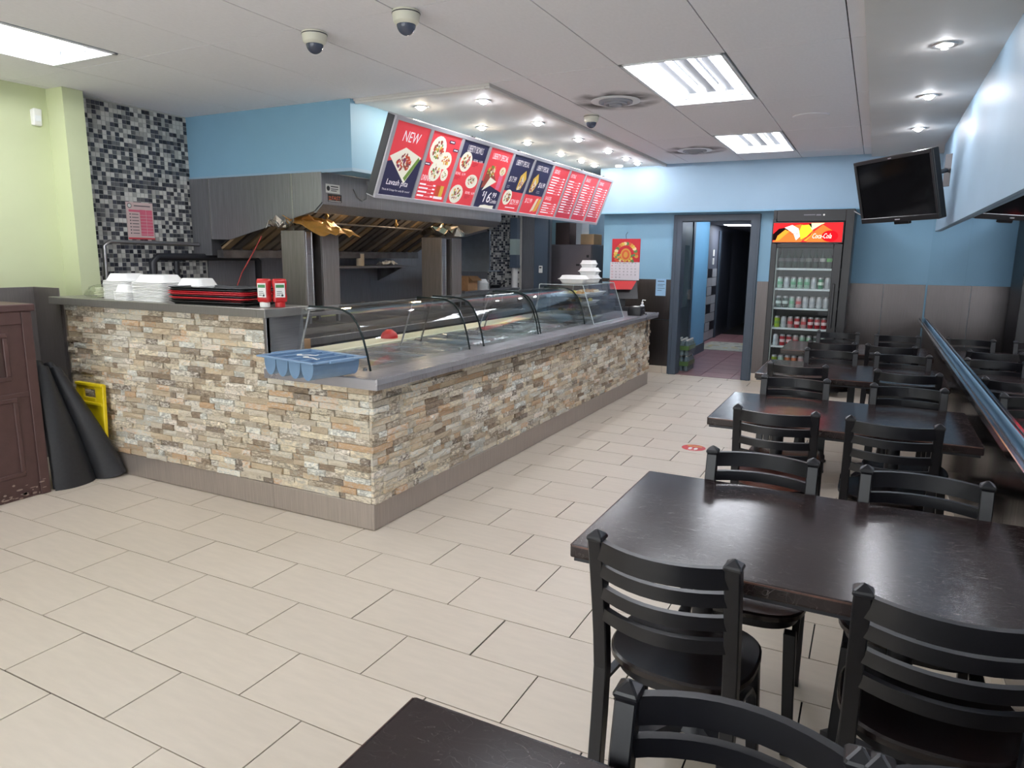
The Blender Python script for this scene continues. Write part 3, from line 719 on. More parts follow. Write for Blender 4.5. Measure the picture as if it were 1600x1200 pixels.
rim.box(-Lx/2-.03, Lx/2+.03, -Dy/2-.02, -Dy/2+.012, H, H+.008).box(-Lx/2-.03, Lx/2+.03, Dy/2-.012, Dy/2+.02, H, H+.008)
for k in range(n+1):
    x = -Lx/2+cw_*k; e = .03 if k in (0, n) else 0
    rim.box(x-.008-(e if k == 0 else 0), x+.008+(e if k == n else 0), -Dy/2, Dy/2, H, H+.008)
rim.box(-Lx/2-.045, -Lx/2-.03, -.08, .08, H-.004, H+.012).box(Lx/2+.03, Lx/2+.045, -.08, .08, H-.004, H+.012)
rim.build('rim', m_blue_tub, cbn, bevel=.002)
def fork(x, y, rz, label):
    g = MB().sweep([(-.05,0,0),(0,0,.006),(.05,0,.004),(.07,0,.012)], .012, .004).loft([[(-.05,-.012,-.002),(-.05,.012,-.002),(-.05,.012,.006),(-.05,-.012,.006)],[(-.085,-.014,-.004),(-.085,.014,-.004),(-.085,.014,.002),(-.085,-.014,.002)]])
    o = g.build('plastic_fork', m_white, smooth=.5); o.location = (x,y,1.017); o.rotation_euler = (0,.1,rz); o.scale = (.75,.75,.75); tag(o, label, 'fork', 'plastic forks in the cutlery bin')
fork(-2.75, 2.90, .7, 'white plastic fork lying across the middle divider of the cutlery bin')
fork(-2.65, 2.82, -.1, 'white plastic fork resting over the front rim of the cutlery bin')
# small carton behind the bin
cbx = thing('carton', 'small brown cardboard carton beside the end of the tall counter', 'box', (-3.45,3.56,.862))
MB().box(-.06, .06, -.04, .04, 0, .14).build('body', m_card, cbx, bevel=.003)
Print((-.05,-.0405,.03), (1,0,0), (0,0,1)).text('FLOUR', .012, .035, .07, .016, m_black).text('10 KG', .02, .008, .04, .012, m_black).build('printed_text', cbx)
MB().box(-.061, .061, -.006, .006, .1401, .1408).build('tape_strip', M('tape', (200,170,130), .3), cbx)

# foam boxes on the display case
def clambox(x, y, z, rz, sx, sy, label):
    t = thing('foam_box', label, 'food container', (x,y,z), rz, 'closed foam boxes on the display case')
    MB().loft([rr(.17*sx,.16*sy,.02,0), rr(.205*sx,.195*sy,.025,.034), rr(.23*sx,.22*sy,.03,.036), rr(.23*sx,.22*sy,.03,.039)], 0).build('base', m_foam, t, smooth=.6)
    MB().loft([rr(.23*sx,.22*sy,.03,.0395), rr(.23*sx,.22*sy,.03,.043), rr(.205*sx,.195*sy,.025,.046), rr(.17*sx,.16*sy,.02,.078)], 0).build('lid', m_foam, t, smooth=.6)
clambox(-2.86, 7.02, 1.2985, .1, 1.35, 1.0, 'flat white foam box at the front of the display case top')
clambox(-2.80, 7.32, 1.2985, -.05, 1.0, .9, 'white foam box at the bottom of the small stack on the display case')
clambox(-2.80, 7.32, 1.3770, .12, .98, .95, 'white foam box in the middle of the small stack on the display case')
clambox(-2.81, 7.32, 1.4555, -.1, .72, .72, 'small white foam box topping the stack on the display case')
# till corner: card printer, sanitiser, till
pr = thing('receipt_printer', 'low black receipt printer with white paper on the counter end', 'printer', (-2.47,8.03,.9), .1)
MB().loft([rr(.16,.24,.02,0), rr(.17,.25,.02,.05), rr(.15,.22,.02,.10)], 0).build('body', m_blackp, pr, smooth=.5)
MB().box(-.03, .03, -.08, .06, .101, .104).box(.076,.082,-.03,.02,.03,.07).build('paper', m_white, pr)
MB().tube([(.08,.05,.03),(.12,.06,.0),(.13,.06,-.08),(.115,.05,-.2),(.128,.09,-.26),(.12,.1,-.1),(.10,.1,.02)], .004, 6).tube([(.08,0,.03),(.122,.0,.0),(.13,-.02,-.12),(.118,-.03,-.22),(.13,0,-.3),(.125,.03,-.15)], .003, 6).build('cable', m_blackp, pr)
sn = thing('sanitizer_bottle', 'small clear pump bottle standing behind the receipt printer', 'bottle', (-2.50,8.36,.9))
MB().lathe([(.026,0),(.028,.004),(.028,.09),(.012,.108),(.012,.118)], 14).build('body', M('pale_gel', (214,222,226), .15), sn, smooth=.6)
MB().lathe([(.014,.118),(.014,.134),(.004,.136),(.004,.158)], 10).bar((0,0,.16),(.04,0,.156),.01,.01).build('pump', m_white, sn)
tl = thing('till_screen', 'dark slanted till screen with a red back panel under the calendar', 'till', (-2.84,8.62,.9), .5)
MB().box(-.10,.10,-.08,.08,0,.05).bar((0,0,.05),(0,.02,.2),.07,.03,(0,1,0)).build('stand', m_blackp, tl, bevel=.004)
MB().loft([[(-.19,-.06,.15),(.19,-.06,.15),(.19,-.02,.15),(-.19,-.02,.15)],[(-.19,.06,.38),(.19,.06,.38),(.19,.09,.38),(-.19,.09,.38)]]).build('screen', m_blackp, tl, bevel=.004)
MB().loft([[(-.17,-.055,.27),(.10,-.055,.27),(.10,-.052,.27),(-.17,-.052,.27)],[(-.17,.002,.375),(.17,.002,.375),(.17,.006,.375),(-.17,.006,.375)]]).build('red_panel', m_red, tl)
kt = tag(MB().box(-3.6, -3.1, 8.50, 9.1, .0, 1.0).build('till_counter', m_black, None, bevel=.005), 'black till counter at the far end of the serving line', 'counter')
ns = tag(MB().box(-2.64, -2.50, YB-.012, YB-.0085, 1.06, 1.29).build('notice_sheet', M('pale_blue_paper', (150,190,220), .6), None), 'pale blue notice sheet on the back wall beside the calendar', 'notice')
Print((-2.63, YB-.0122, 1.06), (1,0,0), (0,0,1)).rect(.015,.19,.09,.012,m_frame).rect(.015,.15,.1,.006,m_frame).rect(.015,.13,.08,.006,m_frame).rect(.015,.10,.1,.006,m_frame).rect(.015,.07,.06,.006,m_frame).build('printed_lines', ns)

# calendar
cal = thing('wall_calendar', 'wall calendar with a red picture above a white month sheet', 'calendar', (-3.08,YB,1.27))
MB().box(-.20,.20,-.012,-.002,.235,.55).build('picture_sheet', M('calendar_red', (190,40,52), .5), cal)
MB().box(-.22,.20,-.010,-.003,-.01,.235).build('month_sheet', M('calendar_paper', (214,208,216), .6), cal)
MB().tube([(0,-.006,.55),(-.01,-.006,.60),(.015,-.006,.64)], .003, 6).build('hook', m_black, cal)
p = Print((-.20,-.0125,.235), (1,0,0), (0,0,1)); q = random.Random(4)
cm = [M('print_gold', (206,150,66), .5), M('print_orange', (204,92,52), .5), M('print_green', (92,130,80), .5), M('print_cream', (226,204,160), .5), M('print_yellow', (214,184,80), .5)]
for k in range(16):
    a = PI*k/15; p.oval(.2+.15*math.cos(a), .08+.17*math.sin(a), .028, .024, cm[k % 5], 1+.1*k)
for k in range(30): p.oval(q.uniform(.05,.35), q.uniform(.01,.10), .02, .018, q.choice(cm), 3+k*.05, 8)
p.oval(.2, .10, .075, .085, cm[0], 5, 20).oval(.2, .10, .055, .065, cm[1], 6, 20).oval(.2,.10,.03,.04,cm[0],7)
p.build('printed_picture', cal)
p = Print((-.21,-.0105,0), (1,0,0), (0,0,1))
for r in range(5):
    for c in range(7):
        d = r*7+c+1
        if d <= 31: p.text(str(d), .012+c*.055, .175-r*.04, .02 if d > 9 else .009, .018, m_black if c not in (0,) else m_red)
p.text('S M T W T F S', .015, .212, .35, .012, m_black)
p.build('printed_dates', cal)

# ------------------------------------------------------------------ menu board
mn = thing('menu_board', 'long tilted menu board of red and navy panels hanging over the counter', 'menu board', (-3.15, 6.42, 2.25)); O = mn.location.copy()
T, B = Vector((-3.05, 0, 2.52)), Vector((-3.26, 0, 1.985)); MY0, MY1 = 4.17, 8.69
vdir = (T-B).normalized(); ndir = Vector((0,1,0)).cross(vdir).normalized(); MH = (T-B).length; PW = (MY1-MY0)/10
m_alu = M('menu_aluminium', (186,184,190), .4, .2, .03)
m_pr = M('print_red', (226,72,80), .35, 0, 0, emit=.22); m_pn = M('print_navy', (52,52,82), .35, 0, 0, emit=.15); m_pw = M('print_white', (240,232,236), .4, 0, 0, emit=.3)
m_dr = M('print_dark_red', (196,50,66), .35, 0, 0, emit=.2)
fm = [M('print_meat', (150,74,60), .4, 0, 0, emit=.12), M('print_salad', (120,150,70), .4, 0, 0, emit=.12), M('print_corn', (226,186,80), .4, 0, 0, emit=.12), M('print_tomato', (206,84,56), .4, 0, 0, emit=.12), M('print_rice', (232,220,190), .4, 0, 0, emit=.12), M('print_onion', (130,60,90), .4, 0, 0, emit=.12)]
m_plate = M('print_plate', (236,232,214), .4, 0, 0, emit=.2)
def slab(y0, y1, v0, v1, n0, n1):
    g = []
    for nn in (n0, n1):
        for v in (v0, v1):
            for y in (y0, y1): g.append(B+Vector((0,y,0))+vdir*v+ndir*nn)
    return g, [(0,1,3,2),(4,6,7,5),(0,4,5,1),(2,3,7,6),(0,2,6,4),(1,5,7,3)]
MB().add(*slab(MY0-.012, MY1+.012, -.008, MH+.008, -.075, -.004)).build('light_box', m_alu, mn, O, bevel=.003)
MB().add(*slab(MY0-.016, MY0-.012, -.0, MH, -.07, -.01)).build('end_seam', m_black, mn, O)
fr = MB()
for v0, v1 in ((-.008,.022),(MH-.022,MH+.008)): fr.add(*slab(MY0-.012, MY1+.012, v0, v1, -.004, .010))
for k in range(11):
    y = MY0+k*PW; fr.add(*slab(y-.019, y+.019, .022, MH-.022, -.004, .009))
fr.build('frame', m_alu, mn, O, bevel=.002)
for y in (5.25, 6.1, 6.9, 7.7, 8.4):
    MB().tube([tuple(T+Vector((-.05,y,-.015))), (-3.726, y, 2.505)], .008, 6).box(-3.09,-3.06,y-.02,y+.02,2.505,2.545).build('hanger_rod', m_black, mn, O)
def lines(p, x, y, w, n, dy, m, price=True, seed=0):
    q = random.Random(seed)
    for k in range(n):
        a = w*q.uniform(.35,.6); p.rect(x, y-k*dy, a, dy*.42, m, 3)
        if price: p.rect(x+w*.84, y-k*dy, w*.16, dy*.42, m, 3); p.rect(x+a+.01, y-k*dy, w*.82-a-.012, dy*.08, m, 3)
for k in range(10):
    y = MY0+k*PW+.019; w = PW-.038; h = MH-.044
    pn = MB().add(*slab(y, y+w, .022, .022+h, -.003, 0)).build('menu_panel', m_pr if k not in (0,) else m_pn, mn, O)
    p = Print(B+Vector((0,y,0))+vdir*.022, (0,1,0), vdir)
    # local: x 0..w (.414), y 0..h (.53)
    if k == 0:
        p.poly([(0,h*.45),(w*.35,h*.52),(w,h*.56),(w,h),(0,h)], m_pr)
        p.text('NEW', .11, .40, .20, .075, m_pw, 3, .15)
        p.poly([(.02,.28),(.18,.36),(.395,.31),(.265,.10)], m_plate, 3).poly([(.24,.14),(.27,.12),(.385,.29),(.36,.31)], fm[1], 4)
        p.food(.20,.25,.10,fm[:1]+fm[3:4]+fm[5:],5,40,.07,1)
        p.text('Lavash pita', .06,.065,.26,.055, m_pw, 3, .12).text('Thick & Crispy for only $1 more!', .03,.03,.34,.018, m_pw, 3)
    elif k == 1:
        p.oval(.13,.40,.105,.105,m_plate,3).food(.13,.40,.085,fm,4,44,None,2).oval(.27,.33,.085,.07,m_plate,4).food(.27,.33,.066,fm[2:4],5,30,.05,3).oval(.17,.235,.085,.08,m_plate,5).food(.17,.235,.066,fm,6,32,None,4).oval(.31,.22,.05,.05,m_plate,5).food(.31,.22,.035,fm[:3],6,14,None,5)
        for a, b in ((.25,.47),(.33,.415),(.0,.27)): p.rect(a,b,.08,.022,m_pn,7); p.rect(a+.012,b+.007,.055,.008,m_pw,8)
        p.text('DRINKS', .02,.15,.13,.045, m_pw, 3, .1); lines(p, .02,.115,.22,4,.03,m_pw,True,1)
        p.rect(.26,.03,.06,.10,fm[3],3).rect(.315,.04,.05,.09,fm[2],4).rect(.25,.02,.13,.02,m_pw,5)
    elif k == 2:
        p.rect(0,h*.72,w,h*.28,m_pn,1).text('LIBERTY BOWLS', .09,.445,.25,.055, m_pw, 3)
        p.oval(.12,.36,.09,.085,m_plate,3).food(.12,.36,.07,fm,4,36,None,6).oval(.30,.21,.095,.06,m_plate,3).food(.30,.215,.07,fm,4,30,.045,7).oval(.12,.085,.10,.08,m_plate,3).food(.12,.085,.075,fm,4,34,.06,8)
        for a, b in ((.23,.375),(.02,.245),(.26,.10)): p.text('BOWL  16.99', a,b,.15,.022,m_pw,3); lines(p,a,b-.015,.15,3,.012,m_dr,False,k)
    elif k == 3:
        p.poly([(0,0),(w,0),(w,.16),(0,.24)], m_pn, 1).text('LIBERTY SPECIAL', .07,.44,.29,.05, m_pw, 3)
        p.poly([(.03,.17),(.05,.33),(.14,.36),(.26,.25)], fm[0], 3).poly([(.06,.15),(.14,.28),(.27,.25)], m_plate, 5).food(.13,.33,.085,fm[1:5],4,34,.06,9)
        p.rect(.29,.18,.07,.17,M('print_pink',(222,110,140),.4,0,0,emit=.15),4).oval(.325,.35,.055,.04,fm[4],5).food(.325,.35,.05,fm[1:3]+fm[4:],6,14,.03,10)
        p.text('$', .10,.10,.03,.05,m_pw,3,.1).text('16', .14,.05,.12,.10, m_pw, 3, .12).text('99', .28,.10,.07,.05,m_pw,3,.12).text('Combo', .27,.05,.12,.04, m_pw, 3, .1)
        p.poly([(.10,.0),(.12,.02),(.2,.03),(.28,.025),(.36,.03),(.36,.0)], m_plate, 4)
    elif k in (4, 5):
        p.rect(0,h*.36,w,h*.64,m_pn,1).text('LIBERTY SPECIAL', .08,.44,.27,.05, m_pw, 3)
        x = .30 if k == 4 else .13
        p.poly([(x-.06,.22),(x-.05,.35),(x+.03,.41),(x+.08,.33),(x+.02,.22)], fm[2], 3).poly([(x-.05,.21),(x+.0,.36),(x+.05,.30),(x,.22)], fm[4], 4).food(x-.01,.27,.05,fm[:1]+fm[3:4]+fm[5:],5,16,.06,k)
        tx = .04 if k == 4 else .24
        p.text('$17.99' if k == 4 else '$16.99', tx,.27,.14,.06, m_pw, 3, .12); lines(p, tx,.235,.14,2,.016,m_alu,False,k)
        if k == 4: p.oval(.12,.13,.085,.075,m_plate,3).food(.12,.13,.065,fm,4,30,None,12).text('$29.99',.21,.06,.17,.06,m_pw,3,.12); p.rect(.14,.03,.2,.008,m_pw,3)
        else: p.text('$12.99',.06,.10,.15,.055,m_pw,3,.12); [p.poly([(.24+d,.02),(.30+d,.16),(.35+d,.17),(.31+d,.04)],c,3+d*4) for d,c in ((0,fm[4]),(.07,fm[2]))]
    else:
        hd = {6:'SIDES',7:'EXTRAS',8:'SALADS',9:'DRINKS'}[k]
        p.text(hd, .05,.455,.13,.04, m_pw, 3, .05)
        if k == 6: lines(p,.04,.41,.33,7,.028,m_pw,True,k); p.text('SAUCES',.05,.17,.15,.038,m_pw,3,.05); lines(p,.04,.13,.33,5,.025,m_pw,True,k+9)
        else: lines(p,.04,.41,.33,13,.029,m_pw,True,k)
        p.poly([(0,.12),(.20,.34),(.41,.15),(.41,0),(0,0)] if k == 7 else [(0,0),(0,.33),(.38,.06),(.38,0)], m_dr, 1) if k > 6 else None
    p.build('printed_menu', pn, O)

# ------------------------------------------------------------------ ceiling fittings
def troffer(i, j, label, tubes=4):
    x0, x1 = gx0-(i+1)*GX+.02, gx0-i*GX-.02; y0, y1 = gy0+j*GY+.005, gy0+(j+1)*GY-.12
    cx, cy = (x0+x1)/2, (y0+y1)/2
    t = thing('ceiling_light', label, 'ceiling light', (cx,cy,CZ), 0, 'recessed fluorescent fixtures'); w, l = (x1-x0)/2, (y1-y0)/2
    h = MB().box(-w,w,-l,l,.13,.14)
    for s in (-1, 1): h.loft([[(s*w,-l,0),(s*w,l,0),(s*(w-.03),l,.13),(s*(w-.03),-l,.13)],[(s*(w+.012),-l,0),(s*(w+.012),l,0),(s*(w+.012),l,.135),(s*(w+.012),-l,.135)]]).loft([[(-w,s*l,0),(w,s*l,0),(w,s*(l-.03),.13),(-w,s*(l-.03),.13)],[(-w,s*(l+.012),0),(w,s*(l+.012),0),(w,s*(l+.012),.135),(-w,s*(l+.012),.135)]])
    h.build('housing', M('fixture_grey', (206,209,212), .5), t)
    f = MB()
    for s in (-1, 1): f.box(s*w-.012,s*w+.012,-l-.012,l+.012,-.006,.004).box(-w-.012,w+.012,s*l-.012,s*l+.012,-.006,.004)
    f.build('rim', m_fixture, t, bevel=.002)
    for k in range(tubes):
        x = -w+.10+(2*w-.20)*k/(tubes-1)
        MB().tube([(x,-l+.05,.05),(x,l-.05,.05)], .015, 8).build('fluorescent_tube', m_tube, t, smooth=1)
        for s in (-1, 1): MB().box(x-.02,x+.02,s*(l-.04)-.012,s*(l-.04)+.012,.03,.13).build('lamp_holder', m_fixture, t)
    for k in range(tubes-1):  # strips between the tubes, coloured dark to stand in for dimmer gaps
        x = -w+.10+(2*w-.20)*(k+.5)/(tubes-1); bw_ = .042 if k == 1 else .03
        MB().box(x-bw_,x+bw_,-l+.06,l-.06,.062,.13).build('gap_cover', M('gap_shade_dark',(44,46,49),.5) if k == 1 else M('gap_shade_grey',(84,87,92),.5), t, bevel=.004)
for (i, j), lab in {(1,0):'large fluorescent ceiling light with four bare tubes nearest the dining tables', (1,2):'fluorescent ceiling light with four tubes close to the back wall', (6,-2):'fluorescent ceiling light over the brown cabinet', (1,-2):'fluorescent ceiling light above the camera side tables'}.items():
    troffer(i, j, lab)
def downlight(x, y, z, label, bulb, grp, on=True):
    t = thing('downlight', label, 'spotlight', (x,y,z), 0, grp)
    MB().lathe([(.040,.004),(.044,-.004),(.062,-.006),(.064,.001),(.040,.004)], 20, cap=False).build('trim_ring', steel('satin_ring',(176,174,172),.35), t, smooth=.6)
    MB().lathe([(.040,.004),(.036,.010),(.010,.010)], 16, cap=False).build('reflector', m_steel, t, smooth=.6)
    MB().lathe([(.030 if on else .012,.006),(.029 if on else .010,-.012),(.016,-.022),(.002,-.026)], 14).build('bulb', bulb, t, smooth=1)
nn = ['first','second','third','fourth','fifth','sixth']
for k, y in enumerate((4.93, 5.92, 6.89, 7.78, 8.42, 8.88)):
    downlight(-3.37, y, CZ-.013, f'warm recessed spotlight tight behind the menu board, {nn[k]} from the stove hood end', m_bulb, 'spotlights in the band over the counter')
    downlight(-2.80, y+.01, CZ-.013, f'recessed spotlight in front of the menu board, {nn[k]} from the stove hood end', m_bulbw, 'spotlights in the band over the counter')
for k, y in enumerate((4.69, 6.05, 7.46)):
    downlight(.224, y, CZ-.031, ['dim recessed spotlight in the side band, farthest from the TV', 'lit recessed spotlight in the side band, middle of three', 'lit recessed spotlight in the side band just before the TV'][k], emis('side_bulb',(246,248,255),300), 'spotlights in the side band', k > 0)
def dome(x, y, label, s=1):
    t = thing('dome_camera', label, 'security camera', (x,y,CZ), 0, 'dome security cameras')
    m_d = M('camera_shell', (214,212,196), .4)
    MB().lathe([(.066*s,0),(.068*s,-.012*s),(.062*s,-.05*s),(.05*s,-.062*s),(.045*s,-.063*s)], 22).build('shell', m_d, t, smooth=.6)
    MB().lathe([(.0665*s,-.008*s),(.0695*s,-.010*s),(.069*s,-.014*s),(.066*s,-.014*s)], 22, cap=False).build('base_ring', m_black, t)
    MB().lathe([(.047*s*math.cos(a), -.060*s-.05*s*math.sin(a)) for a in (PI/2*k/7 for k in range(8))], 20).build('dome', M('smoked_dome', (70,76,92), .1), t, smooth=1)
dome(-2.83, 3.13, 'white dome security camera over the open aisle, tinted dark blue')
dome(-2.18, 3.07, 'white dome security camera with a clear blue dome at a ceiling panel corner', 1.02)
dome(-2.27, 5.87, 'small dome security camera beside the round air vent', .95)
def vent(x, y, label):
    t = thing('air_diffuser', label, 'air vent', (x,y,CZ), 0, 'round ceiling air vents')
    for k, (r, z) in enumerate(((.19,-.012),(.13,-.022),(.09,-.032),(.05,-.04))):
        MB().lathe([(r,.002 if k == 0 else z+.018),(r*1.0,z+.006),(r*.86,z),(r*.62,z+.012)], 28, cap=False).build('ring', m_fixture if k < 1 else M('vent_grey',(150,152,160),.4), t, smooth=.6)
    MB().lathe([(.10,-.001),(.001,-.001)], 24).build('throat', m_gap, t)
vent(-1.90, 5.42, 'round ceiling air vent with dark dust marks next to the larger light')
vent(-1.92, 8.18, 'round ceiling air vent with dust marks next to the light near the back wall')
def smudge(x, y, name='dust_smudge'):
    m = _mats.get('dust') or bpy.data.materials.new('dust'); 
    if 'dust' not in _mats:
        _mats['dust'] = m; m.use_nodes = True; N = m.node_tree.nodes; L = m.node_tree.links; b = N['Principled BSDF']
        b.inputs['Base Color'].default_value = (*lin((78,74,74)), 1); b.inputs['Roughness'].default_value = .9
        tc = N.new('ShaderNodeTexCoord'); ln = N.new('ShaderNodeVectorMath'); ln.operation = 'LENGTH'; L.new(tc.outputs['Object'], ln.inputs[0])
        no = N.new('ShaderNodeTexNoise'); no.inputs['Scale'].default_value = 4; L.new(tc.outputs['Object'], no.inputs['Vector'])
        a = N.new('ShaderNodeMapRange'); a.inputs['From Min'].default_value = .16; a.inputs['From Max'].default_value = .36; a.inputs['To Min'].default_value = 1; a.inputs['To Max'].default_value = 0; L.new(ln.outputs['Value'], a.inputs['Value'])
        q = N.new('ShaderNodeMapRange'); q.inputs['From Min'].default_value = .38; q.inputs['From Max'].default_value = .62; L.new(no.outputs['Fac'], q.inputs['Value'])
        mu = N.new('ShaderNodeMath'); mu.operation = 'MULTIPLY'; L.new(a.outputs[0], mu.inputs[0]); L.new(q.outputs[0], mu.inputs[1]); hf = N.new('ShaderNodeMath'); hf.operation = 'MULTIPLY'; hf.inputs[1].default_value = .6; L.new(mu.outputs[0], hf.inputs[0]); L.new(hf.outputs[0], b.inputs['Alpha'])
    o = MB().lathe([(.37,-.0012),(.17,-.0012),(.17,-.0008),(.37,-.0008)], 32, cap=False).build(name, m, ceil, normals=True); o.location = (x,y,CZ)
smudge(-1.90, 5.42); smudge(-1.92, 8.18)
tag(MB().lathe([(.145,0),(.14,-.007),(.12,-.009),(.0,-.009)], 28, (-.60, 6.64, CZ)).build('ceiling_speaker', m_ceil, None, smooth=.6), 'flat round white speaker plate in the ceiling panels', 'speaker')
sm = thing('smoke_detector', 'white smoke detector by the last downlights of the counter band', 'detector', (-3.08, 9.0, CZ-.0125))
MB().lathe([(.05,0),(.05,-.02),(.036,-.034)], 18).build('body', m_white, sm, smooth=.6); MB().lathe([(.036,-.034),(.01,-.036)], 12).build('grille', m_alu, sm)

# ------------------------------------------------------------------ cooking line
hd = thing('extractor_hood', 'big steel extractor hood with slanted baffle filters over the cooking line', 'hood', (-4.7, 6.0, 1.7)); O = hd.location.copy()
HY0, HY1 = 4.47, 7.55
side = [(-5.34,2.222),(-4.03,2.222),(-4.03,1.985),(-4.115,1.915),(-5.10,1.69),(-5.34,1.69)]
for y in (HY0, HY1-.01): MB().prism(side, 'y', y, y+.01).build('end_panel', m_steel_k, hd, O, bevel=.002)
MB().box(-4.045, -4.03, HY0+.01, HY1-.01, 1.985, 2.222).build('front_panel', m_steel_k, hd, O)
MB().prism([(-4.03,1.985),(-4.03,1.97),(-4.10,1.905),(-4.13,1.905),(-4.13,1.925),(-4.045,1.985)], 'y', HY0+.01, HY1-.01).build('lip', m_steel_k, hd, O)
MB().box(-5.58, -5.34, HY0, HY1, 1.55, 2.222).build('back_duct', m_steel_k, hd, O)
for x in (-5.335, -4.35): MB().box(x, x+.012, HY0-.006, HY0, 1.70, 2.22).build('corner_seam', m_steel, hd, O)
ft = MB(); a, b = Vector((-4.28, 0, 2.15)), Vector((-5.24, 0, 1.60)); dv = (b-a); nv = Vector((-dv.z, 0, dv.x)).normalized()
MB().add([(a.x,HY0+.01,a.z+.03),(a.x,HY1-.01,a.z+.03),(b.x,HY1-.01,b.z+.03),(b.x,HY0+.01,b.z+.03),(a.x,HY0+.01,a.z+.04),(a.x,HY1-.01,a.z+.04),(b.x,HY1-.01,b.z+.04),(b.x,HY0+.01,b.z+.04)],[(0,1,2,3),(4,7,6,5),(0,4,5,1),(1,5,6,2),(2,6,7,3),(3,7,4,0)]).build('filter_bed', M('soot', (30,28,28), .8), hd, O)
m_baf = [steel('baffle_steel', (150,140,128), .4, (1,1,1), .2, .6), steel('baffle_warm', (176,150,116), .4, (1,1,1), .2, .6), steel('baffle_dark', (104,98,96), .45, (1,1,1), .2, .6)]
q = random.Random(9); y = HY0+.06; bm0 = None
while y < HY1-.06:
    MB().bar((a.x,y,a.z+.012),(b.x,y,b.z+.012), .080, .02, (0,0,1)).build('baffle', q.choice(m_baf), hd, O); y += .118
MB().box(-5.30, -5.22, HY0+.02, HY1-.02, 1.53, 1.60).build('grease_trough', m_steel_dk, hd, O)
for (y, z) in ((5.05,1.93),(6.1,1.90),(7.0,1.88)): MB().tube([(-4.5,y,z+.10),(-4.5,y,z)], .009, 6).lathe([(.012,0),(.02,-.02),(.008,-.05)], 8, (-4.5,y,z)).build('fire_nozzle', steel('brass',(190,150,90),.3), hd, O)
MB().tube([(-4.7,4.6,1.86),(-4.7,7.4,1.86)], .011, 8).build('fire_pipe', m_steel_dk, hd, O)
p = Print((-4.0295, 4.52, 2.065), (0,1,0), (0,0,1)).rect(0,.0,.17,.07,m_white).oval(.03,.035,.02,.02,m_black,2).rect(.06,.048,.09,.008,m_black,2).rect(.06,.03,.09,.006,m_black,2).rect(.06,.016,.07,.006,m_black,2); p.build('white_label', hd, O)
p = Print((-4.0295, 4.54, 1.995), (0,1,0), (0,0,1)).rect(0,0,.17,.062,m_blackp).text('FAST',.05,.016,.10,.032,M('label_orange',(226,110,60),.5),2,.15).rect(.012,.016,.03,.007,M('label_orange'),2).rect(.012,.034,.03,.007,M('label_orange'),2).rect(.01,.005,.15,.004,m_white,2); p.build('black_label', hd, O)
for y in (5.35, 6.55):
    MB().lathe([(.05,.03),(.06,0),(.055,-.03),(.03,-.06),(.002,-.07)], 14, (-4.42,y,2.02)).build('hood_lamp', emis('hood_bulb',(255,224,184),45), hd, O, smooth=1)
wire = MB().tube([(-4.026,4.86,2.12),(-4.02,4.90,2.06),(-4.02,4.97,2.03),(-4.022,5.03,2.05),(-4.026,5.06,2.16),(-4.026,5.05,2.20)], .004, 6).box(-4.03,-4.015,5.03,5.07,2.17,2.20)
wire.build('pull_wire', m_steel, hd, O)

def gyro(y0, label, zb):
    """front at x -4.2, side shield towards the camera, burner slot between a jamb and a wing"""
    H_ = 1.762-zb; t = thing('gyro_broiler', label, 'broiler', (-4.33, y0+.21, zb))
    gs = steel('broiler_steel', (140,134,132), .42, (30,30,1), .16, .7)
    MB().box(-.13,.12,-.21,-.198,0,H_).box(.118,.13,-.21,-.195,0,H_).build('side_shield', gs, t, bevel=.002)
    MB().box(-.13,.12,.198,.21,0,H_).build('side_shield', gs, t, bevel=.002)
    MB().box(.06,.128,-.192,-.115,.005,H_-.01).box(.112,.132,-.13,-.115,.005,H_-.01).build('jamb', m_steel, t, bevel=.003)
    MB().box(.115,.13,.0,.208,.0,H_-.004).box(.03,.115,.0,.012,.0,H_-.004).build('front_wing', gs, t, bevel=.002)
    MB().box(-.13,-.118,-.198,.198,0,H_).build('back_plate', m_steel_dk, t)
    for k in range(5): MB().box(-.02,-.005,-.112,-.004,.03+k*.135*H_/.7,.03+k*.135*H_/.7+.115).build('burner_plate', M('scorched_ceramic', (74,64,58), .7, 0, .4, 20), t)
    MB().tube([(.07,-.06,.02),(.07,-.06,H_-.02)], .008, 8).build('spit', m_steel, t)
    MB().box(-.14,.16,-.22,.22,-.035,-.001).build('drip_pan', m_steel_k, t, bevel=.004)
    MB().box(-.118,.11,-.196,.196,H_-.016,H_-.002).build('top_plate', m_steel_dk, t)
    for x in (-.11,.12):
        for yy in (-.18,.18): MB().box(x-.014,x+.014,yy-.014,yy+.014,.9905-zb,-.0355).build('foot', m_steel_k, t)
gyro(4.435, 'upright gyro broiler with steel shields beside the tall counter', 1.09)
gyro(6.50, 'upright gyro broiler with steel shields farther along the cooking line', 1.09)
def crumple(name, mat, cx, cy, z, sx, sy, sz, label, cat, seed, tilt=0):
    q = random.Random(seed); n = 9; rows = []
    for i in range(n):
        r = []
        for j in range(n):
            u, v = i/(n-1)-.5, j/(n-1)-.5
            r.append((cx+u*sx+q.uniform(-.012,.012), cy+v*sy+q.uniform(-.012,.012), z+q.random()*sz*(1-1.2*(u*u+v*v))+tilt*u))
        rows.append(r)
    return tag(MB().sheet(rows, .002).build(name, mat, None), label, cat)
m_foil = steel('aluminium_foil', (206,198,184), .22, (1,1,1), .1); m_foilg = steel('golden_foil', (238,178,92), .35, (1,1,1), .2, .45)
crumple('foil_sheet', m_foilg, -4.25, 4.70, 1.79, .40, .50, .06, 'golden scorched foil folded over the top of the first gyro broiler', 'foil', 1, -.16)
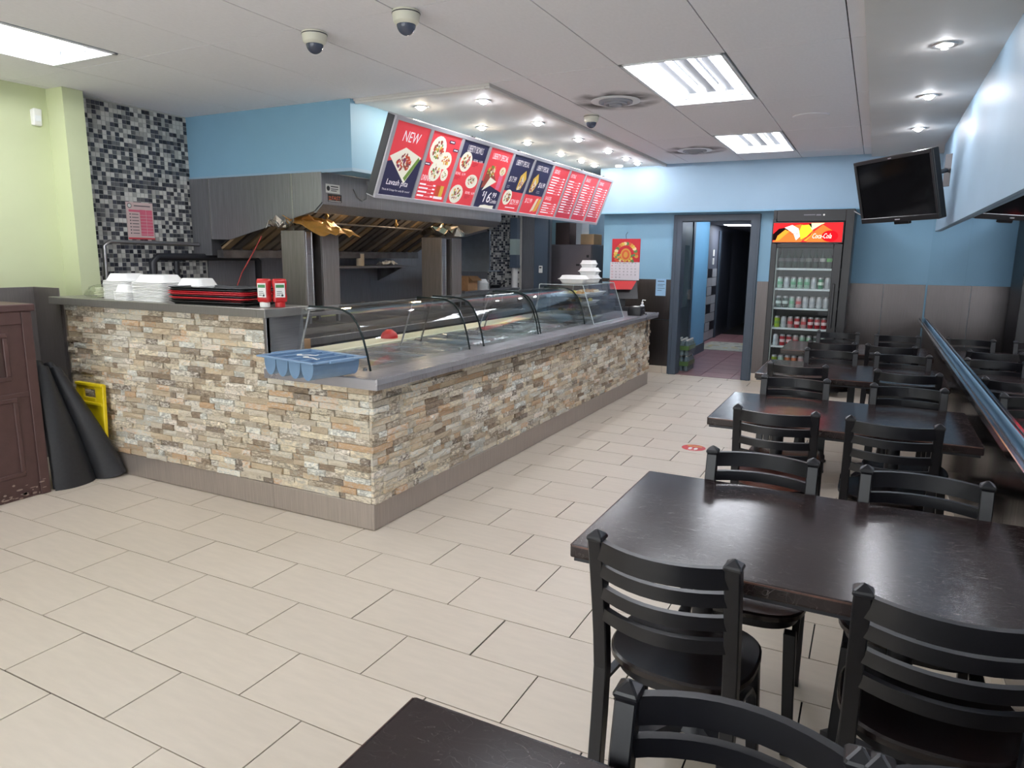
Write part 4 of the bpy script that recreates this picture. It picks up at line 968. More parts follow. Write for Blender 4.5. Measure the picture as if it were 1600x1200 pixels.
crumple('foil_sheet', m_foil, -4.43, 4.42, 1.775, .18, .20, .12, 'crumpled silver foil on the corner of the first gyro broiler', 'foil', 2)
crumple('foil_sheet', m_foil, -4.30, 6.72, 1.775, .34, .46, .15, 'crumpled silver foil heaped on top of the second gyro broiler', 'foil', 3)
# cooking bench
kb = thing('cooking_bench', 'dark steel cooking bench behind the serving line under the hood', 'bench', (-4.6, 6.1, 0)); O = kb.location.copy()
MB().box(-5.3, -4.02, 3.95, 8.2, .84, .90).build('bench_top', m_steel_k, kb, O, bevel=.004)
MB().box(-5.28, -4.06, 3.97, 8.18, .12, .84).build('body', m_steel_dk, kb, O)
MB().box(-4.06, -4.03, 3.97, 8.18, .70, .84).build('control_panel', m_black, kb, O)
for k in range(9): MB().lathe([(.022,0),(.02,.025)], 12, (0,0,0)).build('knob', m_steel, kb).matrix_local = Matrix.Translation(Vector((-4.03, 4.25+k*.45, .77))-O) @ Matrix.Rotation(PI/2, 4, 'Y')
for y in (4.1, 8.0):
    for x in (-5.2, -4.15): MB().box(x-.03,x+.03,y-.03,y+.03,0,.12).build('leg', m_steel_k, kb, O)
rl = MB()
for z in (.955,):
    rl.bar((-4.05,4.0,z),(-4.05,8.15,z),.03,.05).bar((-5.25,4.0,z),(-5.25,8.15,z),.03,.05)
for y in [4.0+k*.83 for k in range(6)]: rl.box(-4.065,-4.035,y-.015,y+.015,.90,.94).bar((-4.05,y,.965),(-5.25,y,.965),.04,.02)
rl.build('rack_rail', m_steel, kb, O)
# wall shelf with a tin and a bowl
sh = thing('wall_shelf', 'steel wall shelf between the two gyro broilers', 'shelf', (-5.35, 6.6, 1.42)); O = sh.location.copy()
MB().box(-5.58, -5.12, 5.75, 7.35, 1.42, 1.445).build('board', m_steel_k, sh, O, bevel=.003)
MB().box(-5.58, -5.56, 5.75, 7.35, 1.445, 1.52).build('upstand', m_steel_k, sh, O)
for y in (5.95, 7.15): MB().prism([(-5.58,1.42),(-5.2,1.42),(-5.58,1.25)], 'y', y, y+.02).build('bracket', m_steel_dk, sh, O)
tn = thing('tin_can', 'tall cream tin standing on the wall shelf', 'tin', (-5.25, 6.42, 1.4455)); MB().lathe([(.045,0),(.045,.13)], 16).build('body', M('cream_tin',(196,182,160),.4), tn, smooth=.6); MB().lathe([(.047,.13),(.047,.138),(.04,.138)], 16).build('rim', m_steel, tn)
tag(crumple('crumpled_cloth', m_foam, -5.28, 6.95, 1.4465, .18, .18, .07, 'small crumpled white cloth on the wall shelf', 'cloth', 8), None)
for n_, pts, r, m, lab in (('conduit', [(-5.50,3.56,1.252),(-5.50,3.57,1.62),(-5.50,3.62,1.655),(-5.50,4.46,1.645)], .016, m_steel, 'thin grey conduit rising up the mosaic and turning towards the hood'),
                     ('gas_pipe', [(-5.45,3.95,1.0),(-5.45,3.95,1.49),(-5.45,4.0,1.535),(-5.45,5.05,1.535),(-5.45,5.1,1.50),(-5.45,5.1,.96)], .032, m_black, 'thick black gas pipe running along the mosaic wall'),
                     ('red_hose', [(-4.75,4.5,1.72),(-4.8,4.46,1.6),(-4.95,4.44,1.4),(-5.0,4.38,1.2),(-4.95,4.35,.92)], .005, M('red_rubber',(190,70,66),.5), 'thin red hose hanging down from the hood')):
    g = MB().tube(pts, r, 10).build(n_, m, None, smooth=1); tag(g, lab, 'pipe')
tag(MB().tube([(-5.45,4.18,1.0),(-5.45,4.18,1.50)], .024, 10).lathe([(.036,0),(.036,.03)], 12, (-5.45,4.18,1.40)).build('gas_pipe', m_black, None, smooth=1), 'short black branch pipe dropping from the gas pipe', 'pipe')
# chart on the mosaic wall
ct = tag(MB().box(XL+.009, XL+.013, 3.845, 4.09, 1.68, 1.985).build('wall_chart', M('chart_paper', (222,196,192), .6), None), 'white and pink chart sheet pinned to the mosaic wall', 'poster')
m_cp = M('chart_pink', (226,110,134), .6)
p = Print((XL+.0135, 3.845, 1.68), (0,1,0), (0,0,1)).rect(.12,.03,.115,.215,m_cp).rect(.02,.225,.10,.018,m_cp).rect(0,.0,.245,.014,M('chart_red',(206,70,80),.6)).oval(.03,.275,.02,.02,m_black,1).oval(.03,.275,.015,.015,m_white,2).rect(.07,.272,.15,.008,M('ink',(90,80,84),.6),2)
for k in range(7): p.oval(.03,.05+k*.026,.006,.006,m_black,2,8); p.rect(.045,.047+k*.026,.06,.006,M('ink'),2); p.rect(.12,.043+k*.026,.115,.002,m_white,3)
p.rect(.175,.03,.002,.215,m_white,3).build('printed_chart', ct)
# back counter with its clutter
bc = thing('back_counter', 'dark counter at the back of the kitchen holding containers and pans', 'counter', (-5.3, 9.1, 0)); O = bc.location.copy()
MB().box(-5.57, -4.95, 8.25, 9.92, 1.04, 1.09).build('worktop', m_steel_k, bc, O, bevel=.004); MB().box(-5.55, -5.0, 8.27, 9.9, 0, 1.04).build('body', m_steel_dk, bc, O)
for y in (8.3, 8.85, 9.4): MB().box(-5.0,-4.985,y,y+.5,.1,1.0).build('door', m_steel_k, bc, O, bevel=.003)
tag(MB().prism([(-5.06,1.835),(-4.715,1.905),(-4.713,1.39),(-4.74,1.372),(-5.06,1.355)], 'y', 8.5, 8.52).box(-5.578,-4.74,8.52,8.86,1.355,1.37).box(-5.578,-5.06,8.5,8.52,1.355,1.83).build('splash_shield', steel('pale_steel',(190,200,210),.35,(2,2,2),.1), None), 'pale steel splash shield hung beyond the second gyro broiler', 'shield')
cr = thing('carton', 'open brown carton on the back counter beyond the second broiler', 'box', (-5.12, 8.52, 1.0905)); MB().box(-.13,.13,-.13,.13,0,.20).build('body', m_card, cr, bevel=.003); MB().bar((.13,0,.2),(.20,0,.14),.25,.004,(0,0,1)).build('flap', m_card, cr)
for k in range(6):
    o = bpy.data.objects.new('foam_container', clam_data); C.objects.link(o); o.location = (-5.10, 8.87, 1.0905+k*.018); o.scale = (1,1.2,1.1); tag(o, f'foam container in the back counter stack beside the carton, {nth[k]}{" from the bottom" if k else ""}', 'food container', 'foam containers on the back counter')
bw = tag(MB().lathe([(.06,0),(.12,.03),(.17,.10),(.175,.10),(.125,.024),(.06,-.004+.008)], 20, (-5.38, 8.78, 1.0905)).build('metal_bowl', m_steel, None, smooth=1), 'steel mixing bowl behind the foam containers on the back counter', 'bowl')
def skillet(y, rz, label, z=1.0905):
    t = thing('frying_pan', label, 'pan', (-5.22,y,z), rz); MB().lathe([(.10,0),(.13,.04),(.134,.04),(.105,.006)], 18).build('pan', m_blackp, t, smooth=.6); MB().bar((.13,0,.035),(.30,0,.10),.03,.012,(0,0,1)).build('handle', m_blackp, t)
skillet(9.2, -.6, 'black frying pan on the back counter, handle up'); skillet(9.55, -.4, 'black frying pan near the end of the back counter')
pcol = thing('wrapped_column', 'grey white duct column in front of the mosaic at the kitchen end', 'duct', (-5.02, 9.86, 1.0905)); MB().lathe([(.05,0),(.05,.30)], 14).build('lower_pipe', m_gyp, pcol, smooth=1); MB().box(-.065,.065,-.06,.06,.30,.34).build('collar', m_frame, pcol); MB().box(-.06,.06,-.055,.055,.50,.74).build('panel_box', M('panel_green_grey',(150,164,158),.5), pcol); MB().box(-.06,.06,-.05,.055,.34,.50).box(-.06,.06,-.05,.055,.74,1.06).build('upper_pipe', m_frame, pcol)
th = thing('thermostat', 'small white thermostat on the slate pilaster', 'thermostat', (-4.60, 9.93, 1.32)); MB().box(-.03,.03,-.02,-.001,0,.11).build('case', m_white, th, bevel=.006); MB().box(-.018,.018,-.022,-.0195,.07,.09).build('display', m_black, th)
kf = thing('kitchen_fridge', 'tall grey brown refrigerator at the back of the kitchen', 'refrigerator', (-4.27, 10.65, 0)); m_kf = M('fridge_taupe', (124,116,122), .35, .3, .04)
MB().box(-.345,.345,-.30,.32,.03,1.76).build('body', m_kf, kf, bevel=.008); MB().box(-.345,.345,-.345,-.302,.05,1.755).build('door', m_kf, kf, bevel=.01); MB().box(.29,.31,-.39,-.345,.8,1.25).build('handle', m_steel, kf); MB().box(.27,.31,-.349,-.345,1.56,1.60).box(.10,.16,-.349,-.345,1.43,1.46).build('badge', m_black, kf)
for x in (-.28,.28): MB().box(x-.03,x+.03,-.28,-.22,0,.03).box(x-.03,x+.03,.22,.28,0,.03).build('foot', m_black, kf)
for (x, w, d, h, c, lab) in ((-4.47,.24,.36,.34,(92,74,72),'dark brown carton on top of the kitchen refrigerator'), (-4.20,.10,.3,.36,(216,220,224),'white box standing on the kitchen refrigerator'), (-4.05,.22,.36,.16,(206,170,130),'tan carton on the kitchen refrigerator')):
    b_ = thing('carton', lab, 'box', (x,10.62,1.7605)); MB().box(-w/2,w/2,-d/2,d/2,0,h).build('body', M('carton_%d' % c[0], c, .7), b_, bevel=.004); MB().box(-w/2+.001,w/2-.001,-.012,.012,h+.0003,h+.001).build('tape_strip', M('tape'), b_)
kr = thing('storage_rack', 'white storage shelf with cartons in the room behind the counter', 'shelf', (-3.62, 11.0, 0)); m_rw = M('rack_white', (206,224,234), .4)
for z in (.4,.95,1.5,1.86): MB().box(-.20,.20,-.35,.35,z,z+.03).build('board', m_rw, kr)
for x in (-.19,.19):
    for y in (-.33,.33): MB().box(x-.015,x+.015,y-.015,y+.015,0,2.0).build('post', m_rw, kr)
for k, (y, c) in enumerate(((-.2,(196,120,104)),(.05,(214,190,150)),(.27,(190,90,84)))):
    b_ = thing('carton', ['reddish carton on the white storage shelf','tan carton on the white storage shelf','small red carton on the white storage shelf'][k], 'box', (-3.62,11.0+y,1.8905)); MB().box(-.13,.13,-.10,.10,0,.14).build('body', M('carton_s%d' % k, c, .7), b_, bevel=.004); MB().box(-.13,.13,-.01,.01,.1403,.141).build('tape_strip', M('tape'), b_)
kl = thing('ceiling_light', 'fluorescent light in the room behind the counter', 'ceiling light', (-4.0, 11.2, CZ-.013), 0, 'kitchen strip lights'); MB().box(-.1,.1,-.6,.6,-.05,0).build('housing', m_fixture, kl); MB().tube([(0,-.58,-.07),(0,.58,-.07)], .014, 8).build('fluorescent_tube', m_tube, kl)
kl_fill = dup(kl, (-4.6, 9.1, 2.224)); kl_fill.scale = (1,1,.4); kl_fill['label'] = 'added fill light strip hidden under the soffit over the back counter'; kl_fill['group'] = 'kitchen strip lights'  # added lamp, kept out of view, that brightens the dark kitchen
for (a_, z_, lab, sz) in (((-3.50, 4.62),.905,'tomato red lid lying at the board end near the first guard',.07),):
    o = tag(MB().lathe([(sz,0),(sz,.02),(sz*.8,.045),(sz*.3,.07)], 16, (a_[0],a_[1],.9005)).build('red_cover', m_red, None, smooth=1), 'round red cover on the cutting board behind the first sneeze guard', 'cover')

# ------------------------------------------------------------------ drinks cooler
FX0, FX1, FY0, FY1 = -1.105, -.255, 8.72, 9.40
fc = thing('drinks_cooler', 'tall black glass door drinks cooler with a lit red header', 'refrigerator', ((FX0+FX1)/2, 9.06, 0)); O = fc.location.copy()
m_ck = M('cooler_black', (27,26,30), .35, 0, .06)
MB().box(FX0,FX0+.04,FY0+.03,FY1,.06,2.12).box(FX1-.09,FX1,FY0,FY1,.06,2.12).box(FX0+.04,FX1-.09,FY1-.04,FY1,.06,2.12).box(FX0+.04,FX1-.09,FY0+.06,FY1-.04,.06,.30).box(FX0+.04,FX1-.09,FY0+.06,FY1-.04,1.745,2.12).box(FX0,FX0+.04,FY0,FY0+.03,.06,2.02).box(FX0+.04,FX1-.09,FY0+.02,FY0+.06,1.99,2.12).build('cabinet', m_ck, fc, O, bevel=.004)
MB().box(FX0+.041,FX1-.091,FY1-.05,FY1-.041,.30,1.745).build('liner', M('cooler_liner',(40,46,50),.5), fc, O)
MB().box(FX0+.05,FX0+.12,FY0+.1,FY0+.16,0,.06).box(FX1-.2,FX1-.13,FY0+.1,FY0+.16,0,.06).box(FX0+.05,FX0+.12,FY1-.2,FY1-.12,0,.06).box(FX1-.2,FX1-.13,FY1-.2,FY1-.12,0,.06).build('foot', m_ck, fc, O)
# lit header with a drink advert
MB().box(FX0+.004,FX1-.094,FY0-.02,FY0+.058,1.745,1.985).build('header_box', m_ck, fc, O, bevel=.006)
em = lambda n, c=None, s=1.5: emis(n, c, s)
hw, hh = .725, .212
hp = MB().box(FX0+.016,FX0+.016+hw,FY0-.026,FY0-.0205,1.76,1.76+hh).build('header_sign', em('sign_red',(232,40,44)), fc, O)
p = Print((FX0+.016, FY0-.0262, 1.76), (1,0,0), (0,0,1))
p.poly([(0,.0),(.30,.0),(.42,.12),(.30,.20),(.12,.16)], em('sign_orange',(244,110,50))).poly([(.36,0),(.60,0),(.66,.10),(.52,.19),(.44,.12)], em('sign_orange'))
p.poly([(0,.02),(.03,.02),(.16,.13),(.15,.165),(.06,.15),(0,.09)], em('sign_dark',(40,24,26),.6), 2).poly([(.03,.01),(.07,.02),(.17,.115),(.13,.14),(.05,.07)], em('sign_amber',(250,150,50)), 3)
p.poly([(.12,.16),(.20,.19),(.27,.15),(.29,.06),(.25,.02),(.22,.09),(.17,.13)], em('sign_white',(250,236,226)), 4).poly([(.30,.03),(.36,.06),(.42,.13),(.38,.19),(.30,.185),(.28,.12)], em('sign_yellow',(252,214,50)), 4)
p.poly([(.33,.015),(.40,.075),(.43,.13),(.41,.07),(.36,.01)], em('sign_amber'), 5).poly([(.41,.13),(.50,.19),(.54,.208),(.40,.208),(.39,.17)], em('sign_pale_green',(222,240,170)), 5).poly([(.24,.20),(.40,.205),(.41,.15),(.37,.20),(.30,.195)], em('sign_dark'), 6)
p.oval(.60,.065,.085,.062,em('sign_deep_red',(206,20,30)),2,24)
p.text('Coca-Cola', .415,.04,.20,.055, em('sign_white'), 7, .25).text('Coca', .185,.085,.08,.03, em('sign_red'), 6, -.3)
p.build('printed_sign', hp, O)
p = Print((-.78, FY0+.0195, 2.045), (1,0,0), (0,0,1)).rect(0,.012,.12,.010,M('grey_print',(120,116,124),.5)).rect(.13,.008,.05,.014,M('grey_print')).oval(.21,.015,.010,.010,m_white); p.build('maker_plate', fc, O)
# door
MB().box(FX0+.005,FX0+.065,FY0-.03,FY0+.02,.30,1.74).box(FX1-.185,FX1-.095,FY0-.03,FY0+.02,.30,1.74).box(FX0+.065,FX1-.185,FY0-.03,FY0+.02,.30,.36).box(FX0+.065,FX1-.185,FY0-.03,FY0+.02,1.695,1.74).build('door_frame', m_ck, fc, O, bevel=.004)
MB().box(FX0+.06,FX1-.18,FY0-.012,FY0-.006,.34,1.70).build('door_glass', m_glassd, fc, O)
MB().box(FX0+.066,FX0+.074,FY0+.0,FY0+.05,.36,1.69).build('gasket_strip', M('pale_gasket',(180,190,186),.4), fc, O)
MB().box(FX1-.165,FX1-.135,FY0-.06,FY0-.03,.8,1.3).build('door_handle', m_ck, fc, O, bevel=.006)
MB().box(FX0+.1,FX1-.15,FY0+.065,FY0+.075,1.715,1.73).build('light_strip', emis('cooler_led',(226,244,255),4.5), fc, O)
MB().box(FX0+.042,FX0+.050,FY0+.066,FY0+.074,.4,1.68).build('light_strip', emis('cooler_led'), fc, O)
SH = [1.465, 1.232, 1.008, .772, .556, .34]
m_shelf = M('shelf_white', (214,224,222), .4)
for z in SH[:5]: MB().box(FX0+.05,FX1-.10,FY0+.09,FY1-.06,z-.012,z-.004).box(FX0+.05,FX1-.10,FY0+.075,FY0+.09,z-.022,z).build('shelf', m_shelf, fc, O)
def can_mesh(n, c, band=None, r=.0315, h=.122):
    g = MB().lathe([(r*.8,0),(r,.012),(r,h*.84)], 12, mi=0, cap=False).lathe([(r,h*.84),(r*.82,h*.97),(r*.84,h),(r*.74,h-.004),(.002,h-.004)], 12, mi=1, cap=False).lathe([(r*.8,0),(.001,0)],12,mi=1,cap=False)
    if band: g.lathe([(r*1.004,h*.32),(r*1.004,h*.58)], 12, mi=2, cap=False)
    o = g.build('drink_can', [M('can_'+n, c, .25, .35, .04), m_steel, M('can_band_'+n, band or c, .3, .2)], None, smooth=.7, normals=False); d = o.data; bpy.data.objects.remove(o); return d
KC = {'silver': (can_mesh('silver', (206,210,212), (150,156,160)), 'silver'), 'green': (can_mesh('green', (30,128,84), (210,230,210)), 'green'), 'dark': (can_mesh('dark', (44,70,64), (190,206,200)), 'dark green'), 'lime': (can_mesh('lime', (160,186,40), (90,130,30)), 'lime'), 'red': (can_mesh('red', (186,40,52), (226,200,200)), 'red'), 'pink': (can_mesh('pink', (206,170,170), (186,60,66)), 'silver and red'), 'pale': (can_mesh('pale', (170,206,184), (80,150,110)), 'pale green'), 'orange': (can_mesh('orange', (206,116,70), (230,190,150)), 'orange')}
rows = [None, ['pale','silver','pale','pale','pale','silver','green','silver'], ['dark','dark','pale','pink','silver','silver','silver','silver'], ['lime','silver','pink','red','pink','red','red','red'], ['silver','red','red','pink','pale','pale','dark','pale'], ['lime','pale','orange','orange','pink','silver','red','green']]
snm = ['top','second','third','fourth','fifth','bottom']
for r, lst in enumerate(rows):
    if not lst: continue
    z = SH[r] if r < 5 else .34
    for k, c in enumerate(lst):
        o = bpy.data.objects.new('drink_can', KC[c][0]); C.objects.link(o); o.location = (FX0+.115+k*.0735, FY0+.125, z+.0005 if r < 5 else .3005+.0); o.rotation_euler[2] = k
        if r == 5: o.location.z = .3005; o.scale = (1.05,1.05,1.15)
        else: o.scale = (1,1,1.08)
        tag(o, f'{KC[c][1]} drink can, {ordn[k]} from the hinge side on the {snm[r]} cooler shelf', 'can', f'cans on the {snm[r]} cooler shelf')
# bottles on the top shelf
bt = MB().lathe([(.028,0),(.031,.006),(.031,.12),(.012,.165),(.011,.20)], 12, mi=0).lathe([(.0125,.195),(.0125,.212),(.004,.213)], 10, mi=1).lathe([(.0315,.075),(.0315,.115)], 12, mi=2, cap=False)
for k in range(8):
    lb = [(70,74,76),(76,80,84),(72,74,80),(80,84,86),(120,126,120),(96,90,92),(190,190,184),(110,190,100)][k]
    o = bt.build('drink_bottle', [M('bottle_dark_green',(38,52,48),.12), m_blackp, M('bottle_label_%d' % k, lb, .5)], None, smooth=.7, normals=False); o.location = (FX0+.115+k*.0735, FY0+.125, SH[0]+.0005)
    tag(o, f'dark glass drink bottle with {"a green" if k == 7 else "a white" if k == 6 else "a grey"} label, {ordn[k]} from hinge side, top cooler shelf', 'bottle', 'bottles on the top cooler shelf')

# ------------------------------------------------------------------ television
tvq = (.08201954, 7.0505536, 2.17178504, -.92007621, .26587043)
tv = thing('television', 'black flat television tilted down from a corner bracket by the mirror', 'tv', tvq[:3], tvq[3]); ti = tvq[4]
RT = Matrix.Rotation(ti, 4, 'X')
def tvp(mb, name, m, **k):
    mb.v = [tuple(RT @ Vector(p)) for p in mb.v]; return mb.build(name, m, tv, **k)
w, h = .475, .28
tvp(MB().box(-w,w,.002,.06,-h,h).box(-.25,.25,.06,.10,-.16,.16), 'housing', m_blackp, bevel=.006)
tvp(MB().box(-w,w,-.012,.002,h-.03,h).box(-w,w,-.012,.002,-h,-h+.045).box(-w,-w+.028,-.012,.002,-h+.045,h-.03).box(w-.028,w,-.012,.002,-h+.045,h-.03), 'bezel', m_blackp, bevel=.003)
tvp(MB().box(-w+.028,w-.028,-.002,.001,-h+.045,h-.03), 'screen', M('tv_screen',(12,12,14),.08))
tvp(MB().box(-.03,.03,-.0135,-.012,-h+.016,-h+.024), 'maker_badge', m_alu)
tvp(MB().box(-.02,.02,-.0135,-.012,h-.02,h-.012), 'sensor', m_alu)
tvp(MB().box(-.09,.09,.02,.05,-h-.03,-h), 'speaker_box', m_blackp, bevel=.004)
ar = MB(); Mi = (Matrix.Translation(Vector(tvq[:3])) @ Matrix.Rotation(tvq[3], 4, 'Z')).inverted()
ar.v += []; P_ = lambda x, y, z: tuple(Mi @ Vector((x,y,z)))
ar.tube([P_(.12,7.10,2.17), P_(.30,7.35,2.30), P_(.48,7.5,2.36)], .02, 8).bar(P_(.505,7.5,2.22), P_(.505,7.5,2.5), .012, .12).tube([P_(-.17,7.47,1.98), P_(-.23,7.55,2.02)], .006, 6)
ar.build('bracket_arm', m_black, tv)

# ------------------------------------------------------------------ tables
def make_table(label):
    t = thing('dining_table', label, 'table', (0,0,0), 0, 'dark wooden dining tables')
    g = MB(); g.box(-.61,.61,-.405,.405,.712,.752)
    g.build('tabletop', m_table, t, bevel=.007, seg=2)
    MB().box(-.60,.60,-.395,.395,.70,.7115).build('underside_trim', m_black, t)
    MB().box(-.604,.604,-.4052,-.401,.746,.7505).box(-.6102,-.606,-.40,.40,.746,.7505).build('worn_edge', M('worn_edge_wood', (96,62,50), .5, 0, .5, 12), t)
    for x in (-.30,.27):
        pd = MB().lathe([(.034,.08),(.034,.66),(.05,.672),(.05,.70)], 14).lathe([(.085,.03),(.07,.06),(.05,.10),(.042,.16),(.036,.22)], 14, cap=True)
        for k in range(4):
            a = PI/4+k*PI/2; dx, dy = math.cos(a), math.sin(a)
            pd.loft([[(x0*dx-dy*wd, x0*dy+dx*wd, z0) for wd, z0 in ((-w_,zl),(w_,zl),(w_,zh),(-w_,zh))] for x0, w_, zl, zh in ((.03,.035,.03,.085),(.12,.03,.018,.06),(.22,.026,.006,.032),(.25,.02,.002,.018))])
        pd.box(-.11,.11,-.11,.11,.688,.6995)
        pd.v = [(p[0]+x,p[1],p[2]) for p in pd.v]; pd.build('pedestal', m_black, t, smooth=.6)
        fe = MB()
        for k in range(4): a = PI/4+k*PI/2; fe.lathe([(.022,0),(.022,.007)], 10, (x+.235*math.cos(a), .235*math.sin(a), 0))
        fe.build('glide', m_blackp, t)
    return t
TXC = -.105
tabs = [('dark wooden dining table with scratched top beside the camera, only a corner showing', .575), ('large scratched dark wooden dining table with a pale reflection on its top', 2.18), ('dark wooden dining table catching an orange glow from the cooler sign', 4.045), ('dark wooden dining table, second from the back wall', 5.68), ('dark wooden dining table standing closest to the drinks cooler', 7.215)]
T0 = make_table(tabs[0][0])
for k, (lab, y) in enumerate(tabs):
    o = T0 if k == 0 else dup(T0)
    o['label'] = lab; o.location = (TXC + (.012 if k == 0 else 0), y, 0)

# ------------------------------------------------------------------ ladder back chairs
def make_chair():
    t = thing('ladder_back_chair', 'x', 'chair', (0,0,0), 0, 'black ladder back chairs')
    bow = lambda x, d: -d*(1-(x/.175)**2)
    def post_y(z): return -.195-.075*max(0, (z-.45)/.42)**1.3 if z > .45 else -.195-.045*((.45-z)/.45)**1.5
    for s in (-1, 1):
        g = MB(); zs = (0,.15,.3,.45,.55,.65,.75,.845)
        rings = []
        for z in zs:
            x, y = s*.175, post_y(z); a = .019 if z > .1 else .017
            rings.append([(x-a,y-.02,z),(x+a,y-.02,z),(x+a,y+.02,z),(x-a,y+.02,z)])
        x, y = s*.175, post_y(.845)
        rings += [[(x-.022,y-.023,.85),(x+.022,y-.023,.85),(x+.022,y+.023,.85),(x-.022,y+.023,.85)],[(x-.022,y-.023,.858),(x+.022,y-.023,.858),(x+.022,y+.023,.858),(x-.022,y+.023,.858)],[(x-.003,y-.003,.874),(x+.003,y-.003,.874),(x+.003,y+.003,.874),(x-.003,y+.003,.874)]]
        g.loft(rings); g.build('back_leg', m_chair, t, bevel=.003)
        MB().loft([[(s*xx-a,yy-a,z),(s*xx+a,yy-a,z),(s*xx+a,yy+a,z),(s*xx-a,yy+a,z)] for xx, yy, z, a in ((.185,.175,0,.016),(.165,.155,.41,.019))]).build('front_leg', m_chair, t, bevel=.003)
        # curved brace from the front leg up to the back leg, and a side rail
        MB().sweep([(s*.176,.158,.20),(s*.176,.13,.285),(s*.176,.06,.35),(s*.176,-.04,.385),(s*.176,-.18,.40)], .012, .022, (1,0,0)).build('curved_brace', m_chair, t, smooth=.6)
    for k, (zt, hgt) in enumerate(((.850,.054),(.780,.036),(.712,.036),(.644,.036))):
        zc = zt-hgt/2; pts = [(x, post_y(zc)+bow(x,.06), zc) for x in (-.175+.035*i for i in range(11))]
        MB().sweep(pts, .018, hgt).build('back_slat', m_chair, t, smooth=.6, bevel=.0)
    sh = []
    for k in range(40):
        a = 2*PI*k/40; c, s_ = math.cos(a), math.sin(a); e = .62 if s_ > 0 else .8
        sh.append((.205*math.copysign(abs(c)**e, c), .19*math.copysign(abs(s_)**e, s_)))
    MB().loft([[(x*.95,y*.95,.437) for x,y in sh],[(x,y,.443) for x,y in sh],[(x,y,.458) for x,y in sh],[(x*.97,y*.97,.464) for x,y in sh],[(x*.7,y*.7,.458) for x,y in sh],[(x*.2,y*.2,.456) for x,y in sh]]).build('seat', m_seat, t, smooth=.7)
    MB().sweep([(x*.86,y*.86,.423) for x,y in sh]+[(sh[0][0]*.86,sh[0][1]*.86,.423)], .016, .028).build('seat_frame', m_chair, t, smooth=.7)
    g = MB()
    for s in (-1,1):
        g.box(s*.185-.018,s*.185+.018,.157,.193,0,.012).box(s*.175-.018,s*.175+.018,-.26,-.222,0,.012)
    g.build('foot_cap', m_blackp, t)
    return t
ch0 = make_chair(); used = [False]
def chair(x, y, rz, label):
    o = dup(ch0) if used[0] else ch0; used[0] = True
    o.location = (x,y,0); o.rotation_euler[2] = rz; o['label'] = label; return o
names = ['camera side table', 'large scratched table', 'orange glowing table', 'table before the last', 'table by the cooler']
near = {1:(-.395,.215), 2:(-.37,.135), 3:(-.415,.245), 4:(-.28,.175)}
far = {0:(-.13,.25), 1:(-.305,.20), 2:(-.367,.233), 3:(-.25,.25), 4:(-.27,.25)}
for k, (lab, ty) in enumerate(tabs):
    for i, x in enumerate(near.get(k, ())):
        nm = f'black ladder back chair, back to camera, {"aisle" if i == 0 else "mirror"} side of {names[k]}'
        y = {1:1.89, 2:3.74, 3:5.37, 4:6.92}[k]
        c = chair(x, y, {(1,0):-.05,(2,0):.03}.get((k,i),0), nm)
        if k == 2 and i == 0:
            for p_ in c.children:
                if p_.name.startswith('seat') and not p_.name.startswith('seat_frame'):
                    p_.data = p_.data.copy(); p_.data.materials[0] = m_seat_b; p_['label'] = 'reddish brown wooden seat'
    for i, x in enumerate(far.get(k, ())):
        nm = f'black ladder back chair facing camera, {"aisle" if i == 0 else "mirror"} side of {names[k]}'
        y = {0:.775, 1:2.365, 2:4.235, 3:5.80, 4:7.36}[k]
        chair(x, y, PI + {(1,1):-.04,(0,0):.0}.get((k,i),.02), nm)

# ------------------------------------------------------------------ brown cabinet, rubber mat, floor sign, floor sticker
cbt = thing('waste_cabinet', 'brown painted wooden waste cabinet with raised panel moulding', 'cabinet', (-5.1, 1.9, 0)); O = cbt.location.copy()
CX, CY0, CY1 = -4.75, 1.15, 2.555
MB().box(-5.45, CX, CY0, CY1, .0, 1.20).build('body', m_brown, cbt, O, bevel=.004)
MB().box(-5.47, CX+.022, CY0-.02, CY1+.022, 1.20, 1.245).build('top', m_brown, cbt, O, bevel=.006)
MB().prism([(-5.46,1.245),(-5.05,1.245),(-5.20,1.39),(-5.46,1.42)], 'y', CY0, CY1-.02).build('back_hump', m_brown, cbt, O, bevel=.006)
MB().box(CX, CX+.012, CY1-.06, CY1, .0, 1.198).build('corner_stile', m_brown, cbt, O, bevel=.003)
MB().box(CX, CX+.012, CY0, CY1-.062, 1.12, 1.198).build('top_rail', m_brown, cbt, O, bevel=.003)
def fr4(y0, y1, z0, z1, wd, th, name, m):
    MB().box(CX,CX+th,y0,y1,z1-wd,z1).box(CX,CX+th,y0,y1,z0,z0+wd).box(CX,CX+th,y0,y0+wd,z0+wd,z1-wd).box(CX,CX+th,y1-wd,y1,z0+wd,z1-wd).build(name, m, cbt, O, bevel=.004)
fr4(1.75, 2.40, .77, 1.07, .028, .014, 'panel_moulding', m_brown)
MB().box(CX, CX+.004, 1.80, 2.365, .80, 1.04).build('flap_door', M('brown_recess', (70,52,50), .55), cbt, O)
fr4(1.75, 2.42, .15, .66, .028, .012, 'panel_moulding', m_brown)
MB().box(CX, CX+.008, CY0, CY1-.062, .66, .69).build('mid_rail', m_brown, cbt, O, bevel=.003)
sc_ = Print((CX+.0125, CY0, 0), (0,1,0), (0,0,1)); q = random.Random(8)
for k in range(46): sc_.oval(q.uniform(.85,1.385), abs(q.gauss(.03,.04))+.008, q.uniform(.004,.022), q.uniform(.002,.008), M('bare_wood',(150,132,122),.8), 1, 7)
sc_.build('paint_chips', cbt, O)
